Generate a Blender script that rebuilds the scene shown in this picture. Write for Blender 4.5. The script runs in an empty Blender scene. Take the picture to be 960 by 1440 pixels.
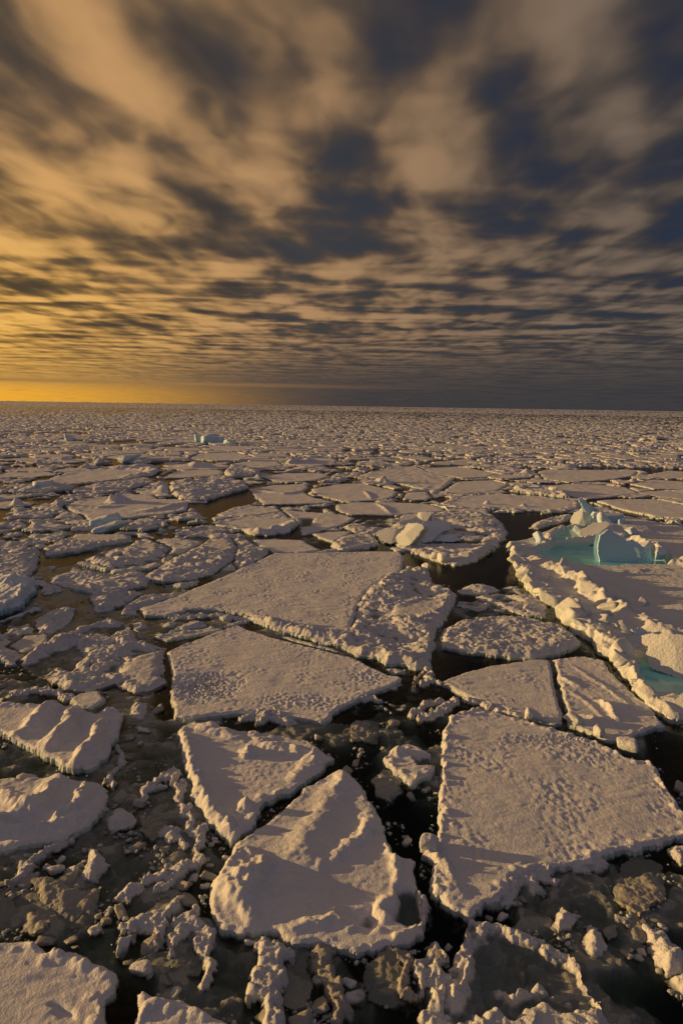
import bpy, bmesh, math, random
import numpy as np
from mathutils import Vector, Matrix

SCN = bpy.context.scene
COL = SCN.collection
rad = math.radians

# ------------------------------------------------------------------ camera
CAM_H = 16.0
LENS = 24.0
FPX = 1440 * LENS / 36.0
ROLL = rad(0.9)
PITCH = math.atan(149.5 / FPX)
_F = np.array([0, math.cos(PITCH), -math.sin(PITCH)])
_R0 = np.array([1.0, 0, 0])
_U0 = np.array([0, math.sin(PITCH), math.cos(PITCH)])
_R = _R0 * math.cos(ROLL) + _U0 * math.sin(ROLL)
_U = -_R0 * math.sin(ROLL) + _U0 * math.cos(ROLL)


def ray(px, py):
    d = _F + _R * ((px - 480) / FPX) + _U * ((720 - py) / FPX)
    return d / np.linalg.norm(d)


def G(px, py, z=0.3):
    """point of the plane at height z seen at a place of the photograph"""
    d = ray(px, py)
    t = (z - CAM_H) / d[2]
    return (d[0] * t, d[1] * t)


def GP(pts, z=0.3):
    return np.array([G(x, y, z) for x, y in pts])


cam = bpy.data.cameras.new('camera')
cam.sensor_fit = 'VERTICAL'
cam.sensor_height = 36.0
cam.lens = LENS
cam.clip_start = 0.1
cam.clip_end = 100000
camo = bpy.data.objects.new('camera', cam)
COL.objects.link(camo)
camo.matrix_world = Matrix(((_R[0], _U[0], -_F[0], 0), (_R[1], _U[1], -_F[1], 0), (_R[2], _U[2], -_F[2], CAM_H), (0, 0, 0, 1)))
SCN.camera = camo

# ------------------------------------------------------------------ noise


def _hash(ix, iy, seed):
    h = (ix.astype(np.int64) * 374761393 + iy.astype(np.int64) * 668265263 + seed * 1274126177) & 0xFFFFFFFF
    h = ((h ^ (h >> 13)) * 1274126177) & 0xFFFFFFFF
    h = ((h ^ (h >> 16)) * 2246822519) & 0xFFFFFFFF
    h = (h ^ (h >> 13)) & 0xFFFFFFFF
    return h.astype(np.float64) / 4294967295.0


def vnoise(x, y, seed=0):
    """gradient noise, about -0.7..0.7"""
    ix = np.floor(x); iy = np.floor(y)
    fx = x - ix; fy = y - iy
    u = fx * fx * fx * (fx * (fx * 6 - 15) + 10)
    v = fy * fy * fy * (fy * (fy * 6 - 15) + 10)

    def g(dx, dy):
        a = _hash(ix + dx, iy + dy, seed) * 2 * math.pi
        return np.cos(a) * (fx - dx) + np.sin(a) * (fy - dy)
    a = g(0, 0) * (1 - u) + g(1, 0) * u
    b = g(0, 1) * (1 - u) + g(1, 1) * u
    return a * (1 - v) + b * v


def fbm(x, y, octv=4, seed=0, gain=0.5):
    s = 0; a = 1.0; f = 1.0
    for k in range(octv):
        s = s + a * vnoise(x * f + 17.3 * k, y * f - 9.1 * k, seed + k * 7)
        a *= gain; f *= 2.03
    return s


def rubble(x, y, size, seed=0, fill=0.75, tilt=0.9, flat=0.55):
    """height of a jumble of tilted broken plates, 0..~1 (times size)"""
    wx = x + size * 0.35 * fbm(x / size * 0.9, y / size * 0.9, 3, seed + 50)
    wy = y + size * 0.35 * fbm(x / size * 0.9 + 31, y / size * 0.9, 3, seed + 51)
    cx = np.floor(wx / size); cy = np.floor(wy / size)
    out = np.zeros_like(wx)
    for dx in (-1, 0, 1):
        for dy in (-1, 0, 1):
            jx = cx + dx; jy = cy + dy
            h1 = _hash(jx, jy, seed + 1); h2 = _hash(jx, jy, seed + 2); h3 = _hash(jx, jy, seed + 3)
            h4 = _hash(jx, jy, seed + 4); h5 = _hash(jx, jy, seed + 5); h6 = _hash(jx, jy, seed + 6)
            ex = wx / size - (jx + h1); ey = wy / size - (jy + h2)
            a = h3 * math.pi
            ca = np.cos(a); sa = np.sin(a)
            ax = (ex * ca + ey * sa) / (0.75 + 0.45 * h5)
            ay = (-ex * sa + ey * ca) / (0.40 + 0.35 * h6)
            r = np.maximum(np.abs(ax), np.abs(ay)) * 0.55 + np.sqrt(ax * ax + ay * ay) * 0.45
            hh = (1 - r) * 1.6
            top = (0.35 + 0.65 * h4 * h4) * flat + tilt * ((h5 - 0.5) * ex + (h6 - 0.5) * ey)
            hh = np.minimum(hh, top)
            hh = np.where(h4 * 0.7 + h3 * 0.3 < fill, hh, 0)
            out = np.maximum(out, hh)
    return out


def bumps(x, y, size, seed=0, fill=0.5):
    """rounded snow-covered lumps, 0..0.5"""
    cx = np.floor(x / size); cy = np.floor(y / size)
    out = np.zeros_like(x)
    for dx in (-1, 0, 1):
        for dy in (-1, 0, 1):
            jx = cx + dx; jy = cy + dy
            h1 = _hash(jx, jy, seed + 1); h2 = _hash(jx, jy, seed + 2); h3 = _hash(jx, jy, seed + 3)
            h4 = _hash(jx, jy, seed + 4)
            r = 0.22 + 0.34 * h3
            ex = x / size - (jx + h1); ey = y / size - (jy + h2)
            q = r * r - ex * ex - ey * ey
            hh = np.sqrt(np.maximum(q, 0)) * 0.9
            hh = np.where(h4 < fill, hh, 0)
            out = np.maximum(out, hh)
    return out


def sstep(a, b, x):
    t = np.clip((x - a) / (b - a), 0, 1)
    return t * t * (3 - 2 * t)


def poly_sdf(px, py, poly):
    """signed distance, positive inside"""
    n = len(poly)
    best = np.full(px.shape, 1e18)
    inside = np.zeros(px.shape, bool)
    for i in range(n):
        ax, ay = poly[i]; bx, by = poly[(i + 1) % n]
        ex, ey = bx - ax, by - ay
        l2 = ex * ex + ey * ey + 1e-12
        t = np.clip(((px - ax) * ex + (py - ay) * ey) / l2, 0, 1)
        d2 = (px - ax - t * ex) ** 2 + (py - ay - t * ey) ** 2
        best = np.minimum(best, d2)
        c = (ay > py) != (by > py)
        if abs(ey) > 1e-12:
            xi = ax + (py - ay) / ey * ex
            inside ^= c & (px < xi)
    d = np.sqrt(best)
    return np.where(inside, d, -d)


def line_dist(px, py, pts):
    best = np.full(px.shape, 1e18); tt = np.zeros(px.shape)
    n = len(pts)
    for i in range(n - 1):
        ax, ay = pts[i]; bx, by = pts[i + 1]
        ex, ey = bx - ax, by - ay
        l2 = ex * ex + ey * ey + 1e-12
        t = np.clip(((px - ax) * ex + (py - ay) * ey) / l2, 0, 1)
        d2 = (px - ax - t * ex) ** 2 + (py - ay - t * ey) ** 2
        m = d2 < best
        best = np.where(m, d2, best); tt = np.where(m, (i + t) / (n - 1), tt)
    return np.sqrt(best), tt


# ------------------------------------------------------------------ materials
def nodes_of(name):
    m = bpy.data.materials.new(name); m.use_nodes = True
    nt = m.node_tree
    return m, nt, nt.nodes, nt.links, nt.nodes['Principled BSDF']


class NB:
    """tiny helper to wire nodes"""

    def __init__(self, nt):
        self.nt = nt; self.n = nt.nodes; self.l = nt.links

    def _set(self, sock, v):
        if isinstance(v, bpy.types.NodeSocket):
            self.l.new(v, sock)
        elif v is not None:
            sock.default_value = v

    def math(self, op, a, b=None, c=None, clamp=False):
        n = self.n.new('ShaderNodeMath'); n.operation = op; n.use_clamp = clamp
        self._set(n.inputs[0], a); self._set(n.inputs[1], b); self._set(n.inputs[2], c)
        return n.outputs[0]

    def vmath(self, op, a, b=None, s=None):
        n = self.n.new('ShaderNodeVectorMath'); n.operation = op
        self._set(n.inputs[0], a); self._set(n.inputs[1], b)
        if s is not None:
            self._set(n.inputs['Scale'], s)
        return n.outputs['Value'] if op in ('DOT_PRODUCT', 'LENGTH') else n.outputs[0]

    def noise(self, vec, scale, detail=2.0, rough=0.5, dist=0.0, col=False):
        n = self.n.new('ShaderNodeTexNoise')
        self._set(n.inputs['Vector'], vec)
        n.inputs['Scale'].default_value = scale; n.inputs['Detail'].default_value = detail
        n.inputs['Roughness'].default_value = rough; n.inputs['Distortion'].default_value = dist
        return n.outputs['Color'] if col else n.outputs['Fac']

    def voro(self, vec, scale, feat='F1', rnd=1.0):
        n = self.n.new('ShaderNodeTexVoronoi'); n.feature = feat
        self._set(n.inputs['Vector'], vec); n.inputs['Scale'].default_value = scale
        n.inputs['Randomness'].default_value = rnd
        return n.outputs['Distance']

    def ramp(self, fac, a, b, lo=0.0, hi=1.0, smooth=True):
        n = self.n.new('ShaderNodeMapRange'); n.interpolation_type = 'SMOOTHSTEP' if smooth else 'LINEAR'
        self._set(n.inputs[0], fac)
        n.inputs[1].default_value = a; n.inputs[2].default_value = b
        n.inputs[3].default_value = lo; n.inputs[4].default_value = hi
        return n.outputs[0]

    def mix(self, fac, a, b):
        n = self.n.new('ShaderNodeMix'); n.data_type = 'RGBA'
        self._set(n.inputs[0], fac); self._set(n.inputs[6], a); self._set(n.inputs[7], b)
        return n.outputs[2]

    def bump(self, h, strength, dist, normal=None):
        n = self.n.new('ShaderNodeBump')
        n.inputs['Strength'].default_value = strength; n.inputs['Distance'].default_value = dist
        self._set(n.inputs['Height'], h)
        if normal is not None:
            self._set(n.inputs['Normal'], normal)
        return n.outputs[0]


def rgb(r, g, b):
    return (r, g, b, 1.0)


M = {}


def snow_material(name, base, grain=1.0, rough=0.75, frost=None, dirt=0.0):
    m, nt, n, l, p = nodes_of(name)
    b = NB(nt)
    geo = n.new('ShaderNodeNewGeometry')
    pos = geo.outputs['Position']
    big = b.noise(pos, 0.35, 3.0)
    col = b.mix(b.ramp(big, 0.3, 0.7), rgb(*[c * 0.93 for c in base]), rgb(*base))
    st = n.new('ShaderNodeMapping'); l.new(pos, st.inputs[0]); st.inputs['Scale'].default_value = (0.35, 1.6, 1.0); st.inputs['Rotation'].default_value = (0, 0, rad(12))
    crust = b.noise(st.outputs[0], 0.9, 4.0, 0.6, 0.6)
    col = b.mix(b.ramp(crust, 0.50, 0.68, 0.0, 0.55), col, rgb(base[0] * .82, base[1] * .86, base[2] * .90))
    fine = b.noise(pos, 5.0, 4.0, 0.6)
    col = b.mix(b.ramp(fine, 0.35, 0.5, 0.35, 0.0), col, rgb(base[0] * 0.80, base[1] * 0.83, base[2] * 0.86))
    sep = n.new('ShaderNodeSeparateXYZ'); l.new(pos, sep.inputs[0])
    # wet, greener ice close to the waterline
    wl = b.math('ADD', sep.outputs[2], b.math('MULTIPLY', b.math('SUBTRACT', fine, 0.5), 0.12))
    wet = b.ramp(wl, 0.01, 0.10, 1.0, 0.0)
    col = b.mix(b.math('MULTIPLY', wet, 0.7), col, rgb(0.26, 0.29, 0.25))
    if frost:
        nz = n.new('ShaderNodeSeparateXYZ'); l.new(geo.outputs['Normal'], nz.inputs[0])
        steep = b.ramp(b.math('ADD', nz.outputs[2], b.math('MULTIPLY', b.math('SUBTRACT', crust, 0.5), 1.3)), 0.25, 0.8, 0.92, 0.0)
        col = b.mix(steep, col, rgb(*frost))
    l.new(col, p.inputs['Base Color'])
    p.inputs['Roughness'].default_value = rough
    p.inputs['Specular IOR Level'].default_value = 0.25
    h = b.math('ADD', b.math('MULTIPLY', b.noise(pos, 6.0, 4.0, 0.65), 1.0), b.math('MULTIPLY', b.noise(pos, 19.0, 3.0, 0.65), 0.55))
    nb = b.bump(h, min(1.0, 0.75 * grain), 0.075)
    l.new(nb, p.inputs['Normal'])
    return m


M['snow'] = snow_material('snow', (0.80, 0.785, 0.78))
M['edge'] = snow_material('floe_edge_ice', (0.76, 0.77, 0.77), 1.2, 0.6, frost=(0.62, 0.72, 0.73))
M['rubble'] = snow_material('broken_snow_ice', (0.74, 0.735, 0.73), 1.4, 0.6)
M['blue'] = snow_material('blue_ice', (0.83, 0.87, 0.91), 1.4, 0.45, frost=(0.52, 0.76, 0.93))
M['block'] = snow_material('white_ice_block', (0.80, 0.80, 0.78), 1.4, 0.55, frost=(0.70, 0.76, 0.74))
M['wet'] = snow_material('wet_grey_ice', (0.30, 0.29, 0.24), 0.8, 0.3)
M['slush'] = snow_material('slush_ice', (0.41, 0.39, 0.34), 0.9, 0.5)


m, nt, n, l, p = nodes_of('turquoise_melt_water')
b = NB(nt); geo = n.new('ShaderNodeNewGeometry')
l.new(b.mix(b.ramp(b.noise(geo.outputs['Position'], .5, 3.0), .35, .65), rgb(0.20, 0.66, 0.62), rgb(0.34, 0.86, 0.80)), p.inputs['Base Color'])
p.inputs['Roughness'].default_value = 0.10; p.inputs['IOR'].default_value = 1.33
l.new(b.bump(b.noise(geo.outputs['Position'], 3.0, 3.0), .12, .05), p.inputs['Normal'])
M['pool'] = m

# water: mirror on top, clear and absorbing below
m = bpy.data.materials.new('sea_water'); m.use_nodes = True
nt = m.node_tree; b = NB(nt); n = nt.nodes; l = nt.links
n.remove(n['Principled BSDF'])
out = n['Material Output']
tr = n.new('ShaderNodeBsdfTransparent')
gl = n.new('ShaderNodeBsdfGlossy'); gl.inputs['Roughness'].default_value = 0.09
fr = n.new('ShaderNodeFresnel'); fr.inputs['IOR'].default_value = 1.33
geo = n.new('ShaderNodeNewGeometry')
h = b.noise(geo.outputs['Position'], 1.6, 4.0, 0.6)
nb = b.bump(h, 0.30, 0.10)
l.new(nb, gl.inputs['Normal']); l.new(nb, fr.inputs['Normal'])
mx = n.new('ShaderNodeMixShader')
l.new(b.math('MULTIPLY', fr.outputs[0], 0.62), mx.inputs[0]); l.new(tr.outputs[0], mx.inputs[1]); l.new(gl.outputs[0], mx.inputs[2])
l.new(mx.outputs[0], out.inputs['Surface'])
va = n.new('ShaderNodeVolumeAbsorption')
va.inputs['Color'].default_value = rgb(0.33, 0.47, 0.36); va.inputs['Density'].default_value = 1.9
l.new(va.outputs[0], out.inputs['Volume'])
m.cycles.homogeneous_volume = True
M['water'] = m
m, nt, n, l, p = nodes_of('deep_sea_dark')
p.inputs['Base Color'].default_value = rgb(0.008, 0.010, 0.010); p.inputs['Roughness'].default_value = 1.0
p.inputs['Specular IOR Level'].default_value = 0.0
M['deep'] = m

# ------------------------------------------------------------------ objects


def tag(o, label=None, cat=None, group=None, kind=None):
    if label: o['label'] = label
    if cat: o['category'] = cat
    if group: o['group'] = group
    if kind: o['kind'] = kind
    return o


def empty(name, loc):
    o = bpy.data.objects.new(name, None); COL.objects.link(o)
    o.location = loc; o.empty_display_size = 0.5
    return o


def mesh_np(name, V, F, mat, parent=None, loc=None, smooth=True):
    """V (n,3), F list/array of quads or tris"""
    me = bpy.data.meshes.new(name)
    V = np.asarray(V, dtype=np.float32)
    F = np.asarray(F, dtype=np.int32)
    k = F.shape[1]
    me.vertices.add(len(V)); me.vertices.foreach_set('co', V.ravel())
    me.loops.add(F.size); me.loops.foreach_set('vertex_index', F.ravel())
    me.polygons.add(len(F))
    me.polygons.foreach_set('loop_start', np.arange(0, F.size, k, dtype=np.int32))
    me.polygons.foreach_set('loop_total', np.full(len(F), k, dtype=np.int32))
    me.polygons.foreach_set('use_smooth', np.full(len(F), smooth, dtype=bool))
    me.update(calc_edges=True)
    me.materials.append(mat)
    o = bpy.data.objects.new(name, me); COL.objects.link(o)
    if parent is not None: o.parent = parent
    if loc is not None: o.location = loc
    return o


def largest_part(keep):
    """keep: (ny,nx) bool faces; only the largest 4-connected island stays"""
    lab = np.zeros(keep.shape, np.int32); cur = 0; best = 0; bestn = 0
    ny, nx = keep.shape
    flat = keep.ravel(); labf = lab.ravel()
    order = np.flatnonzero(flat)
    for s in order:
        if labf[s]: continue
        cur += 1; labf[s] = cur; st = [s]; cnt = 0
        while st:
            q = st.pop(); cnt += 1
            x = q % nx
            if x > 0 and flat[q - 1] and not labf[q - 1]: labf[q - 1] = cur; st.append(q - 1)
            if x < nx - 1 and flat[q + 1] and not labf[q + 1]: labf[q + 1] = cur; st.append(q + 1)
            if q >= nx and flat[q - nx] and not labf[q - nx]: labf[q - nx] = cur; st.append(q - nx)
            if q < nx * (ny - 1) and flat[q + nx] and not labf[q + nx]: labf[q + nx] = cur; st.append(q + nx)
        if cnt > bestn: bestn = cnt; best = cur
    return lab == best, bestn


def floe_mesh(sdf, hfun, bbox, step, depth=0.5, seed=0, undercut=0.06):
    """grid the inside of sdf, snap its rim onto the outline, drop a side wall.
    returns (Vtop, Ftop, Vside, Fside) in world coordinates or None"""
    x0, y0, x1, y1 = bbox
    nx = max(4, int((x1 - x0) / step) + 2); ny = max(4, int((y1 - y0) / step) + 2)
    gx = x0 + np.arange(nx) * step; gy = y0 + np.arange(ny) * step
    X, Y = np.meshgrid(gx, gy)
    d = sdf(X, Y)
    gyy, gxx = np.gradient(d, step)
    gl = np.maximum(np.hypot(gxx, gyy), 0.3)
    m = np.abs(d) < 0.62 * step
    X = np.where(m, X - d * gxx / gl / gl, X); Y = np.where(m, Y - d * gyy / gl / gl, Y)
    ins = (d >= 0) | m
    keep = ins[:-1, :-1] & ins[:-1, 1:] & ins[1:, :-1] & ins[1:, 1:]
    keep, cnt = largest_part(keep)
    if cnt < 6: return None
    dd = np.where(m, 0, np.maximum(d, 0))
    Z = hfun(X, Y, dd)
    Zp = np.pad(Z, 1, mode='edge')
    Zb = sum(Zp[i:i + ny, j:j + nx] for i in range(3) for j in range(3)) / 9
    Zp = np.pad(Zb, 1, mode='edge')
    Zb = sum(Zp[i:i + ny, j:j + nx] for i in range(3) for j in range(3)) / 9
    Z = np.where(dd < 1.6 * step, Zb, Z)
    idx = np.arange(nx * ny).reshape(ny, nx)
    a = idx[:-1, :-1][keep]; b_ = idx[:-1, 1:][keep]; c = idx[1:, 1:][keep]; e = idx[1:, :-1][keep]
    F = np.stack([a, b_, c, e], 1)
    # boundary edges
    kp = np.pad(keep, 1)
    E = []
    bot = keep & ~kp[:-2, 1:-1]; E.append(np.stack([idx[:-1, :-1][bot], idx[:-1, 1:][bot]], 1))
    rig = keep & ~kp[1:-1, 2:]; E.append(np.stack([idx[:-1, 1:][rig], idx[1:, 1:][rig]], 1))
    top = keep & ~kp[2:, 1:-1]; E.append(np.stack([idx[1:, 1:][top], idx[1:, :-1][top]], 1))
    lef = keep & ~kp[1:-1, :-2]; E.append(np.stack([idx[1:, :-1][lef], idx[:-1, :-1][lef]], 1))
    E = np.concatenate(E)
    V = np.stack([X.ravel(), Y.ravel(), Z.ravel()], 1)
    used = np.unique(F); rem = np.full(nx * ny, -1); rem[used] = np.arange(len(used))
    Vt = V[used]; Ft = rem[F]
    bv = np.unique(E); rb = np.full(nx * ny, -1); rb[bv] = np.arange(len(bv))
    ox = -(gxx / gl).ravel()[bv]; oy = -(gyy / gl).ravel()[bv]
    B = V[bv]
    nb_ = len(bv)
    rings = [B.copy()]
    nring = 4 if step < 0.2 else 3
    for k in range(1, nring + 1):
        f = k / nring
        z = B[:, 2] * (1 - f) + (-depth) * f
        w = fbm(B[:, 0] / max(step * 5, .45) + k * .35, B[:, 1] / max(step * 5, .45), 3, seed)
        off = undercut * (w * 1.5 + 0.35 * (1 - f)) - 1.5 * depth * max(0, f - 0.28) ** 1.2
        z = z + 0.03 * fbm(B[:, 0] / (step * 4) - k * 2.1, B[:, 1] / (step * 4), 2, seed + 30 + k) * (1 if f < 1 else 0)
        rings.append(np.stack([B[:, 0] + ox * off, B[:, 1] + oy * off, z], 1))
    Vs = np.concatenate(rings)
    Fs = []
    e0, e1 = rb[E[:, 0]], rb[E[:, 1]]
    for k in range(nring):
        Fs.append(np.stack([e0 + k * nb_, e0 + (k + 1) * nb_, e1 + (k + 1) * nb_, e1 + k * nb_], 1))
    return Vt, Ft, Vs, np.concatenate(Fs)


EXCL = []      # (polygon, bbox) of placed floes and of open leads, for fillers


def excl(poly, margin=0.0):
    poly = np.asarray(poly)
    EXCL.append((poly, poly[:, 0].min() - 3, poly[:, 1].min() - 3, poly[:, 0].max() + 3, poly[:, 1].max() + 3, margin))


def excl_sdf(X, Y):
    """distance outside every excluded polygon (positive = free)"""
    x0, x1, y0, y1 = X.min(), X.max(), Y.min(), Y.max()
    d = np.full(X.shape, 1e9)
    for poly, ax, ay, bx, by, mg in EXCL:
        if ax > x1 or bx < x0 or ay > y1 or by < y0: continue
        d = np.minimum(d, -poly_sdf(X, Y, poly) - mg)
    return d


def warp_sdf(poly, amp, scale, seed, ropes=None, holes=None):
    poly = np.asarray(poly)

    def f(X, Y):
        wx = X + 1.5 * amp * fbm(X / scale, Y / scale, 5, seed, 0.62)
        wy = Y + 1.5 * amp * fbm(X / scale + 41, Y / scale + 7, 5, seed + 9, 0.62)
        return poly_sdf(wx, wy, poly)
    return f


def pix_step(y):
    return max(0.045, y / 682.0 * 1.25)


def build_floe(name, sdf, hfun, bbox, step, label, cat, group=None, top='snow', side='edge', depth=0.6, seed=0, undercut=0.06, parts=True, topname='snow_cover', sidename='ice_edge'):
    r = floe_mesh(sdf, hfun, bbox, step, depth, seed, undercut)
    if r is None: return None
    Vt, Ft, Vs, Fs = r
    c = Vt.mean(0); c[2] = 0
    Vt = Vt - c; Vs = Vs - c
    if parts:
        root = empty(name, tuple(c))
        mesh_np(topname, Vt, Ft, M[top], root)
        mesh_np(sidename, Vs, Fs, M[side], root)
    else:
        V = np.concatenate([Vt, Vs]); F = np.concatenate([Ft, Fs + len(Vt)])
        root = mesh_np(name, V, F, M[top], None, tuple(c))
    tag(root, label, cat, group)
    return root


def bb(poly, pad=0.5):
    return (poly[:, 0].min() - pad, poly[:, 1].min() - pad, poly[:, 0].max() + pad, poly[:, 1].max() + pad)


FREEBOARD = 0.58

# ---- styles of floe tops: h(X, Y, d) with d the distance from the rim
def h_flat(fb=0.35, rim=0.10, rimw=0.5, grain=0.03, dune=0.05, seed=0, lumps=0.0, lsize=0.5, extra=None):
    def f(X, Y, d):
        roll = sstep(-.03, .13, d)
        z = fb * FREEBOARD * (0.55 + 0.45 * roll)
        z = z + dune * fbm(X / 3.5, Y / 3.5, 3, seed)
        z = z + .9 * dune * np.abs(fbm(X * .45 + Y * .1, Y * 1.3 - X * .2, 3, seed + 21)) * sstep(.1, .8, d)
        patch = 0.12 + 1.2 * sstep(-.25, .45, fbm(X / 2.6, Y / 2.2, 3, seed + 13))
        z = z + 0.62 * grain * patch * (fbm(X / 0.24, Y / 0.33, 3, seed + 3) + 0.7 * np.abs(fbm(X / 0.6, Y / 0.8, 2, seed + 5)) - 0.2) * sstep(0.0, 0.4, d)
        w = np.exp(-(d / rimw) ** 2)
        z = z + roll * .6 * rim * w * (0.3 + 1.2 * np.abs(fbm(X / 0.7, Y / 0.7, 3, seed + 8)))
        if lumps:
            z = z + roll * lumps * bumps(X, Y, lsize, seed + 11, 0.55) * np.exp(-(d / (rimw * 1.7)) ** 2)
        if extra: z = z + extra(X, Y, d) * (.25 + .75 * sstep(-.02, .2, d))
        return z if extra else np.maximum(z, 0.02)
    return f


def h_rough(fb=0.15, amp=0.35, size=0.9, seed=0, wet=0.25, fine=0.12, extra=None, flatpoly=None):
    """jumbled brash frozen together, dipping under water here and there"""
    def f(X, Y, d):
        wet_ = wet * 1.5
        big = fbm(X / (size * 5), Y / (size * 5), 3, seed + 1)
        q1 = rubble(X, Y, size, seed, 0.82, .45, .5)
        q2 = rubble(X, Y, size * 0.45, seed + 20, 0.75, .6, .5)
        cover = np.clip(q1 * 5 + q2 * 3.5, 0, 1)
        z = fb + q1 * size * amp * 1.35 * (0.7 + 0.8 * sstep(-0.2, 0.3, big)) + q2 * size * .45 * amp * 1.6 + fine * 0.30 * fbm(X / 0.3, Y / 0.3, 3, seed + 4)
        z = z - wet_ * sstep(0.0, 0.40, -big) - (1 - cover) * (.10 + wet_ * .9) * (.7 + sstep(-.3, .3, -big))
        z = z + .05 * np.abs(fbm(X / .18, Y / .22, 2, seed + 31))
        if flatpoly is not None:
            s = sstep(-0.3, 0.8, poly_sdf(X, Y, flatpoly))
            z = z * (1 - s) + s * (fb + 0.22 + 0.03 * fbm(X / 0.5, Y / 0.5, 3, seed + 6))
        z = z * (0.30 + 0.70 * sstep(-.02, 0.45, d)) + 0.05
        if extra: z = z + extra(X, Y, d)
        return z
    return f


def ridge_line(pts_px, width, height, seed=0, z=0.3, lump=0.5, taper=True, sharp=1.0):
    """a pressure ridge / drift along a line, to add to a floe top"""
    P = GP(pts_px, z)

    def f(X, Y, d):
        wx = X + width * 0.5 * fbm(X / width / 1.5, Y / width / 1.5, 3, seed)
        wy = Y + width * 0.5 * fbm(X / width / 1.5 + 9, Y / width / 1.5, 3, seed + 2)
        q, t = line_dist(wx, wy, P)
        w = np.clip(1 - q / width, 0, 1) ** sharp
        if sharp == 1.0: w = w * w * (3 - 2 * w)
        e = np.sin(np.clip(t, 0.04, 0.96) * math.pi) ** 0.35 if taper else 1
        return height * w * e * (1 + lump * (.9 * fbm(X / width * .7, Y / width * .7, 2, seed + 5) + .45 * fbm(X / width * 2, Y / width * 2, 2, seed + 6)))
    return f


def hump(px, py, rx, ry, height, rot=0, seed=0, z=0.3, rough=0.4, power=1.0):
    cx, cy = G(px, py, z)

    def f(X, Y, d):
        a = rad(rot)
        ex = (X - cx) * math.cos(a) + (Y - cy) * math.sin(a); ey = -(X - cx) * math.sin(a) + (Y - cy) * math.cos(a)
        q = np.sqrt((ex / rx) ** 2 + (ey / ry) ** 2) + 0.35 * fbm(X / rx * 1.3, Y / rx * 1.3, 3, seed)
        return height * (1 - sstep(0.0, 1.0, q)) ** power * (1 + rough * fbm(X / rx * 2, Y / rx * 2, 3, seed + 3))
    return f


def dip(poly_px, depth, soft=0.4, z=0.05, seed=0):
    P = GP(poly_px, z)

    def f(X, Y, d):
        wx = X + 0.3 * fbm(X / 1.2, Y / 1.2, 3, seed + 3); wy = Y + 0.3 * fbm(X / 1.2 + 5, Y / 1.2, 3, seed + 4)
        return -depth * sstep(-soft, soft, poly_sdf(wx, wy, P))
    return f


def plus(*fs):
    return lambda X, Y, d: sum(f(X, Y, d) for f in fs)




# ------------------------------------------------------------------ blocks, slabs and chunks
def _ico(sub):
    bm = bmesh.new(); bmesh.ops.create_icosphere(bm, subdivisions=sub, radius=1)
    bm.verts.ensure_lookup_table()
    V = np.array([v.co[:] for v in bm.verts]); F = np.array([[v.index for v in f.verts] for f in bm.faces]); bm.free()
    return V, F


ICO = {k: _ico(k) for k in (2, 3, 4, 5)}


def noise3(P, s, seed):
    return (fbm(P[:, 0] / s + 3.1, P[:, 1] / s + P[:, 2] / s * .7, 3, seed) + fbm(P[:, 2] / s, P[:, 0] / s * .8 - P[:, 1] / s * .5, 3, seed + 4) + fbm(P[:, 1] / s, P[:, 2] / s + 7, 3, seed + 8)) / 2


def rock(dims, seed, sub=3, cuts=7, soft=9.0, noise=.06, boxy=1.0):
    """a broken block of ice: convex facets, worn edges, rough skin; centred"""
    r = np.random.RandomState(seed)
    U, F = ICO[sub]
    N = [np.array(v, float) for v in ((1, 0, 0), (-1, 0, 0), (0, 1, 0), (0, -1, 0), (0, 0, 1), (0, 0, -1))]
    N = [q + r.normal(0, .16, 3) for q in N]; Dd = list(boxy * (.72 + .22 * r.rand(6)))
    for _ in range(cuts):
        v = r.normal(0, 1, 3); N.append(v); Dd.append(.78 + .30 * r.rand())
    N = np.array([v / np.linalg.norm(v) for v in N]); Dd = np.array(Dd)
    k = (U @ N.T) / Dd
    R = 1.0 / (np.sum(np.maximum(k, 0) ** soft, 1) ** (1 / soft))
    P = U * R[:, None] * np.array(dims) * .5 * 1.25
    sc = float(np.mean(dims))
    nn = noise3(P, sc * .45, seed) * noise * sc + noise3(P, sc * .16, seed + 5) * noise * .45 * sc
    P = P + U * nn[:, None]
    return P, F


def rotm(rx, ry, rz):
    return np.array((Matrix.Rotation(rz, 3, 'Z') @ Matrix.Rotation(ry, 3, 'Y') @ Matrix.Rotation(rx, 3, 'X')))


def block(px, py, dims, rz=0, tilt=(0, 0), seed=1, sub=4, mat='block', label=None, cat='ice block', name='ice_block', z0=None, sink=.25, cuts=7, noise=.05, group=None, gz=.3, soft=11.0):
    x, y = G(px, py, gz)
    P, F = rock(dims, seed, sub, cuts, soft, noise)
    P = P @ rotm(rad(tilt[0]), rad(tilt[1]), rad(rz)).T
    lo = P[:, 2].min()
    base = (gz if z0 is None else z0) - sink * dims[2]
    P[:, 2] += -lo
    o = mesh_np(name, P, F, M[mat], None, (x, y, base))
    tag(o, label, cat, group)
    return o


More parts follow.
